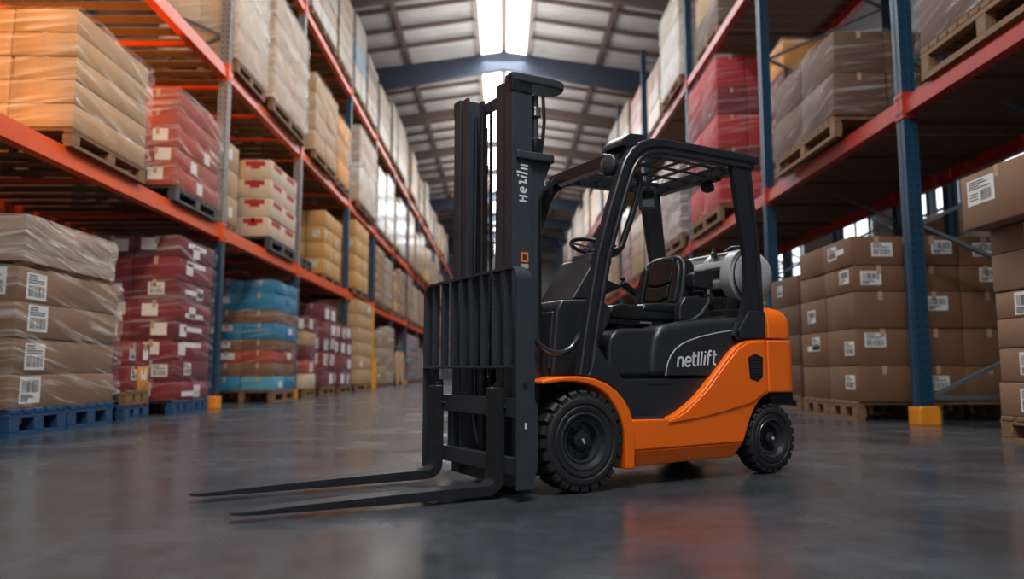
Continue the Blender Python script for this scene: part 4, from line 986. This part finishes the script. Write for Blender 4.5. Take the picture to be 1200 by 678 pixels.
def fork(y0, y1, xe):
    sec = []  # centre x, centre z, normal (x, z), thickness, half width
    sec.append((0.512, 0.602, 1, 0, 0.046, 0.060)); sec.append((0.512, 0.590, 1, 0, 0.052, 0.062)); sec.append((0.512, 0.17, 1, 0, 0.054, 0.062))
    cx_, cz_, r_ = 0.584, 0.121, 0.072
    for a in (200, 225, 250, 270):
        sec.append((cx_ + r_ * math.cos(R(a)), cz_ + r_ * math.sin(R(a)), -math.cos(R(a)), -math.sin(R(a)), 0.058, 0.062))
    sec += [(0.80, 0.049, 0, 1, 0.056, 0.062), (1.20, 0.048, 0, 1, 0.048, 0.062), (1.60, 0.046, 0, 1, 0.036, 0.060), (1.82, 0.044, 0, 1, 0.026, 0.057), (1.92, 0.043, 0, 1, 0.020, 0.048), (1.965, 0.043, 0, 1, 0.015, 0.036), (1.985, 0.043, 0, 1, 0.009, 0.018)]
    vs = []
    for (x, z, nx, nz, t, hw) in sec:
        if x > 0.62: x = 0.62 + (x - 0.62) * (xe - 0.62) / 1.365
        yc = y0 + (y1 - y0) * max(0, (x - 0.6) / 1.385)
        for (k, q) in ((-1, -1), (-1, 1), (1, 1), (1, -1)):
            vs.append((x + nx * t / 2 * k, yc + hw * q, z + nz * t / 2 * k))
    n = len(sec); fs = [(0, 1, 2, 3), tuple((n - 1) * 4 + i for i in (3, 2, 1, 0))]
    for i in range(n - 1):
        for k in range(4): fs.append((i * 4 + k, i * 4 + (k + 1) % 4, (i + 1) * 4 + (k + 1) % 4, (i + 1) * 4 + k))
    f = MB().add(vs, fs).build('fork', M['steel'], fk, bevel=0.005, seg=2, angle=50)
    k = MB().box((0.49, y0, 0.61), (0.03, 0.07, 0.02)); k.lathe([(0, 0.03), (0.012, 0.03), (0.012, 0.0)], (0.475, y0, 0.61), 2, 12)
    k.build('fork_latch', M['gloss'], f)
fork(0.39, 0.385, 1.905); fork(-0.39, -0.285, 1.985)

# ---- cowl, steering, grab bar
cowl = MB().prism([(0.10, 0.66), (0.06, 1.06), (0.02, 1.12), (-0.30, 1.145), (-0.30, 0.66)], 1, -0.36, 0.34).build('front_cowl', M['plastic'], fk, bevel=0.02, seg=3)
MB().prism([(0.085, 0.78), (0.068, 1.03), (0.045, 1.03), (0.055, 0.78)], 1, -0.22, 0.08).build('cowl_panel', M['mast'], cowl, bevel=0.012, seg=3, at=(0.012, 0, 0))
MB().prism([(0.10, 0.70), (0.068, 1.05), (0.04, 1.05), (0.06, 0.70)], 1, 0.14, 0.32).build('cowl_panel', M['plastic'], cowl, bevel=0.012, seg=3, at=(0.012, 0, 0))
colm = MB()
colm.prism([(-0.15, 1.145), (-0.165, 1.165), (-0.345, 1.430), (-0.38, 1.44), (-0.48, 1.41), (-0.36, 1.16)], 1, -0.20, 0.20)
colm.prism([(-0.20, 1.10), (-0.20, 1.17), (-0.36, 1.17), (-0.36, 1.10)], 1, -0.15, 0.15)
col_ = colm.build('steering_column', M['plastic'], fk, bevel=0.018, seg=3)
MB().prism([(-0.34, 1.40), (-0.37, 1.475), (-0.47, 1.475), (-0.50, 1.38)], 1, -0.10, 0.12).build('column_neck', M['mast'], col_, bevel=0.012)
def tilt(x, y, z, c, a): 
    return (c[0] + x * math.cos(a) + z * math.sin(a), c[1] + y, c[2] - x * math.sin(a) + z * math.cos(a))
cst, ang = (-0.47, 0.02, 1.525), R(-14)
sw = MB().tube([tilt(0.165 * math.cos(2 * PI * i / 32), 0.165 * math.sin(2 * PI * i / 32), 0, cst, ang) for i in range(32)], 0.0145, closed=True, n=10, up=(0.24, 0.05, 0.97))
wheel_ = sw.build('steering_wheel', M['vinyl'], fk)
sp_ = MB()
for a in (90, 210, 330): sp_.bar(tilt(0, 0, -0.012, cst, ang), tilt(0.155 * math.cos(R(a)), 0.155 * math.sin(R(a)), 0, cst, ang), 0.03, 0.010)
sp_.lathe([(0.0, 0.01), (0.045, 0.004), (0.055, -0.01), (0.05, -0.05), (0.0, -0.05)], (cst[0], cst[1], cst[2] - 0.015), 2, 20)
sp_.build('wheel_spokes', M['plastic'], wheel_)
for i, y in enumerate((-0.20, -0.26)):
    lv = MB().tube([(-0.50, y, 1.16), (-0.56, y, 1.22), (-0.60, y, 1.27)], 0.010, n=8).build('control_lever', M['gloss'], fk)
    MB().lathe([(0, -0.03), (0.018, -0.02), (0.022, 0.01), (0.014, 0.03), (0, 0.034)], (-0.60, y, 1.285), 2, 14).build('lever_knob', M['black'], lv)
MB().prism([(-0.44, 1.30), (-0.60, 1.255), (-0.45, 1.19), (-0.40, 1.20), (-0.39, 1.28)], 1, 0.05, 0.16).build('display_pod', M['gloss'], fk, bevel=0.01)
MB().tube([(0.26, 0.42, 0.875), (0.237, 0.42, 0.842), (0.19, 0.42, 0.815), (0.142, 0.42, 0.799), (0.09, 0.42, 0.797), (0.046, 0.42, 0.808), (0.01, 0.42, 0.832), (-0.016, 0.42, 0.862), (-0.06, 0.43, 0.925)], 0.018, n=12).build('grab_bar', M['dark_chrome'], fk)
for y in (-0.30, 0.30):
    tc_ = MB().lathe([(0, 0.0), (0.032, 0.0), (0.032, 0.26), (0.02, 0.265), (0.018, 0.42), (0, 0.42)], ax=0, n=18)
    o = tc_.build('tilt_cylinder', M['mast'], fk, at=(-0.16, y, 0.60)); o.rotation_euler = (0, R(4), 0)

# ---- seat
cu = MB().prism([(-0.42, 1.03), (-0.41, 1.075), (-0.44, 1.112), (-0.52, 1.128), (-0.80, 1.122), (-1.08, 1.135), (-1.08, 1.03)], 1, -0.25, 0.25)
seat = cu.build('seat', M['vinyl'], fk, bevel=0.032, seg=5, angle=25)
for s in (1, -1):
    MB().prism([(-0.66, 1.08), (-0.70, 1.135), (-0.80, 1.148), (-1.02, 1.152), (-1.06, 1.08)], 1, s * 0.15, s * 0.256).build('seat_bolster', M['vinyl'], seat, bevel=0.022, seg=4)
MB().box((-0.75, 0, 1.012), (0.66, 0.46, 0.035)).box((-0.78, 0, 0.985), (0.52, 0.36, 0.05)).build('seat_pan', M['gloss'], seat, bevel=0.008)
MB().box((-0.72, 0.234, 1.012), (0.10, 0.012, 0.012)).build('seat_latch', M['chrome'], seat)
# backrest: rounded outline in (y, v), leaning back
def lean(y, v, d):
    a = R(14); x0, z0 = -1.00, 1.08
    return (x0 - v * math.sin(a) - d * math.cos(a), y, z0 + v * math.cos(a) - d * math.sin(a))
def slab(outline, d0, d1):
    n = len(outline); vs = [lean(y, v, d0) for y, v in outline] + [lean(y, v, d1) for y, v in outline]
    return MB().add(vs, [tuple(range(n)), tuple(range(2 * n - 1, n - 1, -1))] + [(i, i + n, (i + 1) % n + n, (i + 1) % n) for i in range(n)])
ol = [(-0.20, 0.0), (0.20, 0.0), (0.238, 0.06), (0.245, 0.18), (0.235, 0.30), (0.215, 0.385), (0.175, 0.435), (0.11, 0.455), (0, 0.46), (-0.11, 0.455), (-0.175, 0.435), (-0.215, 0.385), (-0.235, 0.30), (-0.245, 0.18), (-0.238, 0.06)]
slab(ol, 0.0, 0.12).build('backrest', M['vinyl'], seat, bevel=0.034, seg=5, angle=30)
def pad(pts, d): return slab(pts, -d, 0.03).build('backrest_pad', M['vinyl'], seat, bevel=0.016, seg=4, angle=30)
pad([(-0.120, 0.235), (-0.06, 0.222), (0, 0.218), (0.06, 0.222), (0.120, 0.235), (0.128, 0.34), (0.115, 0.425), (0, 0.437), (-0.115, 0.425), (-0.128, 0.34)], 0.018)
pad([(-0.118, 0.118), (-0.06, 0.100), (0, 0.095), (0.06, 0.100), (0.118, 0.118), (0.120, 0.226), (0.06, 0.213), (0, 0.209), (-0.06, 0.213), (-0.120, 0.226)], 0.022)
pad([(-0.112, 0.015), (0.112, 0.015), (0.118, 0.109), (0.06, 0.091), (0, 0.086), (-0.06, 0.091), (-0.118, 0.109)], 0.022)
for s in (1, -1):
    slab([(s * 0.132, 0.05), (s * 0.215, 0.07), (s * 0.225, 0.18), (s * 0.213, 0.33), (s * 0.17, 0.41), (s * 0.138, 0.36)][::s], -0.030, 0.04).build('backrest_bolster', M['vinyl'], seat, bevel=0.026, seg=4, angle=30)
hip = MB().prism([(-0.93, 1.02), (-0.94, 1.13), (-0.99, 1.19), (-1.12, 1.205), (-1.20, 1.18), (-1.24, 1.02)], 1, 0.262, 0.335).build('hip_restraint', M['gloss'], seat, bevel=0.018, seg=3)
MB().prism([(-1.07, 1.26), (-1.065, 1.35), (-1.10, 1.37), (-1.25, 1.40), (-1.26, 1.30), (-1.20, 1.25)], 1, 0.255, 0.33).build('armrest', M['gloss'], seat, bevel=0.014, seg=3)
MB().bar((-1.19, 0.31, 1.12), (-1.235, 0.31, 1.30), 0.03, 0.05).build('belt_arm', M['gloss'], seat, bevel=0.005)
MB().box((-1.20, 0.332, 1.235), (0.026, 0.008, 0.035)).build('belt_buckle', M['chrome'], seat)
MB().tube([(-1.24, 0.30, 1.26), (-1.20, 0.33, 1.16), (-1.12, 0.345, 1.08), (-1.02, 0.34, 1.02)], 0.012, n=8).build('seat_belt', M['mast'], seat)
ar = MB().bar((-0.95, -0.30, 1.345), (-1.16, -0.29, 1.215), 0.055, 0.05).build('armrest', M['gloss'], seat, bevel=0.015, seg=3)
MB().bar((-1.13, -0.29, 1.24), (-1.20, -0.285, 1.10), 0.05, 0.05).build('armrest_post', M['gloss'], seat, bevel=0.01)
MB().lathe([(0, 0), (0.02, 0.005), (0.022, 0.02), (0.012, 0.032), (0, 0.034)], (-0.965, -0.30, 1.36), 2, 14).build('armrest_knob', M['black'], seat)

# ---- gas tank on its cradle
TC = (-1.655, 1.375)
tk = MB()
tk.lathe([(0.0, -0.40), (0.09, -0.385), (0.15, -0.35), (0.178, -0.30), (0.182, -0.28), (0.182, 0.305), (0.176, 0.34), (0.150, 0.372), (0.10, 0.392), (0.05, 0.400), (0.0, 0.402)], (TC[0], 0, TC[1]), 1, 48)
tank = tk.build('gas_tank', M['tank'], fk)
cs = MB()   # ribbed shell clamped round the barrel
def ring(y0, y1, ro, a0, a1, n):
    ri = 0.180; vs = []
    for i in range(n + 1):
        a = R(a0 + (a1 - a0) * i / n); sx, sz = math.sin(a), math.cos(a)
        for (r_, y_) in ((ri, y0), (ro, y0), (ro, y1), (ri, y1)): vs.append((TC[0] + r_ * sx, y_, TC[1] + r_ * sz))
    fs = [(0, 1, 2, 3), tuple(n * 4 + i for i in (3, 2, 1, 0))]
    for i in range(n):
        for k in range(4): fs.append((i * 4 + k, i * 4 + 4 + k, i * 4 + 4 + (k + 1) % 4, i * 4 + (k + 1) % 4))
    cs.add(vs, fs)
ring(0.20, 0.295, 0.205, 0, 360, 40); ring(-0.26, -0.18, 0.203, 0, 360, 40); ring(0.0, 0.05, 0.203, 0, 360, 40)
for a in range(10, 360, 45): ring(-0.2, 0.22, 0.203, a, a + 16, 4)
cs.build('tank_shell', M['tank'], tank, bevel=0.006, seg=2)
gap = MB()
for a in range(26, 350, 45):
    for (ya, yb) in ((0.055, 0.195), (-0.175, -0.005)):
        ri = 0.1835; am, ap = R(a + 3), R(a + 23)
        vs = []
        for aa in (am, (am + ap) / 2, ap):
            for yy in (ya + 0.012, yb - 0.012): vs.append((TC[0] + ri * math.sin(aa), yy, TC[1] + ri * math.cos(aa)))
        gap.add(vs, [(0, 1, 3, 2), (2, 3, 5, 4)])
gap.build('shell_recess', M['black'], tank)
MB().tube([(TC[0] + 0.183 * math.sin(a), 0.318, TC[1] + 0.183 * math.cos(a)) for a in [2 * PI * i / 40 for i in range(40)]], 0.006, closed=True, n=6, up=(0, 1, 0)).build('end_seam', M['black'], tank)
MB().bar((TC[0] + 0.15, 0.368, TC[1] + 0.03), (TC[0] - 0.15, 0.368, TC[1] + 0.01), 0.006, 0.004).build('cap_crease', M['plastic'], tank)
MB().tube([(TC[0] + 0.05, 0.12, TC[1] + 0.20), (TC[0] + 0.04, 0.16, TC[1] + 0.225), (TC[0] + 0.02, 0.22, TC[1] + 0.225), (TC[0] + 0.01, 0.26, TC[1] + 0.205)], 0.010, n=8).build('tank_handle', M['plastic'], tank)
MB().lathe([(0, 0.0), (0.022, 0.0), (0.022, 0.03), (0.012, 0.04), (0.012, 0.07), (0, 0.07)], (TC[0] + 0.10, 0.05, TC[1] + 0.165), 2, 14).build('tank_valve', M['plastic'], tank)
cr = MB()
for y in (-0.22, 0.16):
    cr.prism([(TC[0] + 0.20, 1.06), (TC[0] + 0.20, 1.22), (TC[0] + 0.13, 1.235), (TC[0], 1.190), (TC[0] - 0.13, 1.235), (TC[0] - 0.17, 1.22), (TC[0] - 0.17, 1.06)], 1, y - 0.04, y + 0.04)
cr.box((TC[0] + 0.08, 0, 1.09), (0.36, 0.62, 0.07)); cr.box((TC[0] + 0.16, 0.25, 1.16), (0.10, 0.05, 0.10))
cr.build('tank_cradle', M['black'], fk, bevel=0.008)
MB().tube([(TC[0] + 0.10, 0.30, 1.17), (TC[0] + 0.02, 0.34, 1.15), (TC[0] - 0.04, 0.33, 1.18), (TC[0] - 0.02, 0.28, 1.13)], 0.008, n=8).build('gas_hose', M['chrome'], fk)

# ---- overhead guard
og = MB()
SIDE = [(-0.040, 0.660), (-0.105, 1.02), (-0.182, 1.38), (-0.280, 1.68), (-0.366, 1.91), (-0.400, 1.985), (-0.445, 2.045), (-0.505, 2.092), (-0.580, 2.122), (-0.680, 2.138), (-0.90, 2.142), (-1.20, 2.145), (-1.47, 2.148)]
prof = [(-0.054, -0.030), (0.054, -0.030), (0.054, 0.024), (0.046, 0.030), (0.030, 0.030), (0.024, 0.022), (0.006, 0.022), (0.0, 0.031), (-0.044, 0.031), (-0.054, 0.022)]
CP = [(-1.300, 2.09), (-1.35, 1.78), (-1.402, 1.476), (-1.408, 1.32), (-1.392, 1.20), (-1.350, 1.07), (-1.29, 0.975), (-1.262, 0.93), (-1.30, 0.898), (-1.40, 0.908), (-1.555, 0.912), (-1.562, 1.10), (-1.557, 1.30), (-1.550, 1.488), (-1.515, 1.82), (-1.485, 2.12), (-1.48, 2.16)]
og.bar((-0.470, -0.50, 2.085), (-0.470, 0.50, 2.085), 0.07, 0.085)
og.bar((-1.475, -0.5, 2.14), (-1.475, 0.5, 2.14), 0.08, 0.085)
guard = og.build('overhead_guard', M['gloss'], fk, bevel=0.008)
for s in (1, -1):
    p_ = prof if s > 0 else [(a, -b) for a, b in prof][::-1]
    rl = MB().sweep([(x, s * 0.475, z) for x, z in SIDE], p_, up=(0, 1, 0)).build('front_pillar', M['gloss'], guard, bevel=0.003, seg=2)
    pr = MB().prism(CP, 1, s * 0.452, s * 0.495)
    pr.prism([(-1.475, 2.08), (-1.53, 1.60), (-1.545, 1.22), (-1.548, 1.10), (-1.525, 1.10), (-1.52, 1.22), (-1.50, 1.60), (-1.44, 2.08)], 1, s * 0.495, s * 0.503)
    pr.build('rear_pillar', M['gloss'], guard, bevel=0.007, seg=2)
    MB().prism([(-1.556, 0.918), (-1.560, 1.10), (-1.408, 1.10), (-1.352, 1.03), (-1.30, 0.96), (-1.315, 0.912)], 1, s * 0.47, s * 0.508).build('pillar_foot', M['plastic'], guard, bevel=0.006)
    MB().box((-1.525, s * 0.499, 1.35), (0.040, 0.012, 0.19)).build('pillar_slot_cover', M['plastic'], guard, bevel=0.004)
    MB().prism([(-0.160, 1.114), (-0.19, 1.10), (-0.228, 1.07), (-0.226, 1.013), (-0.19, 0.95), (-0.150, 0.892), (-0.125, 0.80), (-0.06, 0.80)], 1, s * 0.455, s * 0.492).build('pillar_gusset', M['plastic'], guard, bevel=0.008)
    MB().box((-1.50, s * 0.475, 2.165), (0.10, 0.075, 0.05)).build('corner_cap', M['gloss'], guard, bevel=0.008)
for y in (-0.29, -0.10, 0.10, 0.29): MB().box((-0.975, y, 2.135), (0.98, 0.020, 0.016)).build('roof_bar', M['gloss'], guard)
for x in (-0.66, -0.83, -1.0, -1.17, -1.33): MB().box((x, 0, 2.128), (0.024, 0.92, 0.014)).build('roof_slat', M['gloss'], guard)
MB().prism([(-0.38, 2.12), (-0.40, 2.165), (-0.46, 2.215), (-0.585, 2.225), (-0.60, 2.12)], 1, 0.22, 0.42).build('roof_box', M['gloss'], guard, bevel=0.010)
MB().lathe([(0, 0.0), (0.022, 0.0), (0.027, 0.015), (0.025, 0.035), (0.012, 0.05), (0, 0.052)], (-0.50, 0.20, 2.17), 2, 18).build('roof_beacon', M['black'], guard)
for s in (1, -1):
    hl = MB().lathe([(0.0, 0.012), (0.05, 0.008), (0.066, 0.0), (0.072, -0.012), (0.068, -0.04), (0.04, -0.07), (0.0, -0.075)], ax=0, n=32).build('head_lamp', M['gloss'], fk, at=(-0.30, s * 0.39, 1.985))
    hl.rotation_euler = (0, R(6), R(8 * s))
    MB().lathe([(0.0, 0.016), (0.045, 0.0125), (0.058, 0.004)], ax=0, n=28).build('lamp_lens', M['lens'], hl)
    MB().bar((-0.05, 0, 0.0), (-0.13, 0.0, 0.085), 0.03, 0.03).build('lamp_bracket', M['gloss'], hl)
    if s < 0: continue
    hn = MB().tube([(-0.440, s * 0.42, 1.935), (-0.500, s * 0.42, 1.945), (-0.530, s * 0.42, 1.93), (-0.537, s * 0.42, 1.875), (-0.47, s * 0.42, 1.69), (-0.397, s * 0.42, 1.517), (-0.375, s * 0.42, 1.465), (-0.345, s * 0.42, 1.440), (-0.270, s * 0.43, 1.425)], 0.021, n=12, up=(0, 1, 0)).build('grab_handle', M['gloss'], fk)
    MB().bar((-0.30, s * 0.435, 1.62), (-0.40, s * 0.42, 1.88), 0.05, 0.06).build('handle_mount', M['plastic'], hn, bevel=0.01)
rv = MB().prism([(-0.06, -0.085), (0.06, -0.085), (0.068, -0.07), (0.068, 0.07), (0.055, 0.085), (-0.055, 0.085), (-0.068, 0.07), (-0.068, -0.07)], 1, -0.012, 0.012).build('rear_view_mirror', M['gloss'], fk, bevel=0.005, at=(-1.05, -0.10, 1.955))
rv.rotation_euler = (0, 0, R(-30))
MB().box((0, 0.013, -0.005), (0.088, 0.004, 0.115)).build('mirror_glass', M['glass'], rv)
MB().bar((0, 0, 0.08), (0.0, 0, 0.18), 0.02, 0.02, up=(0, 1, 0)).build('mirror_stalk', M['gloss'], rv)
tl = MB().box((-1.45, 0.10, 2.095), (0.10, 0.20, 0.03)).build('rear_work_lamp', M['gloss'], fk, bevel=0.006)
MB().lathe([(0, 0.03), (0.04, 0.03), (0.045, 0.0), (0.03, -0.04), (0, -0.045)], (-1.46, 0.10, 2.05), 0, 20).build('lamp_head', M['gloss'], tl)
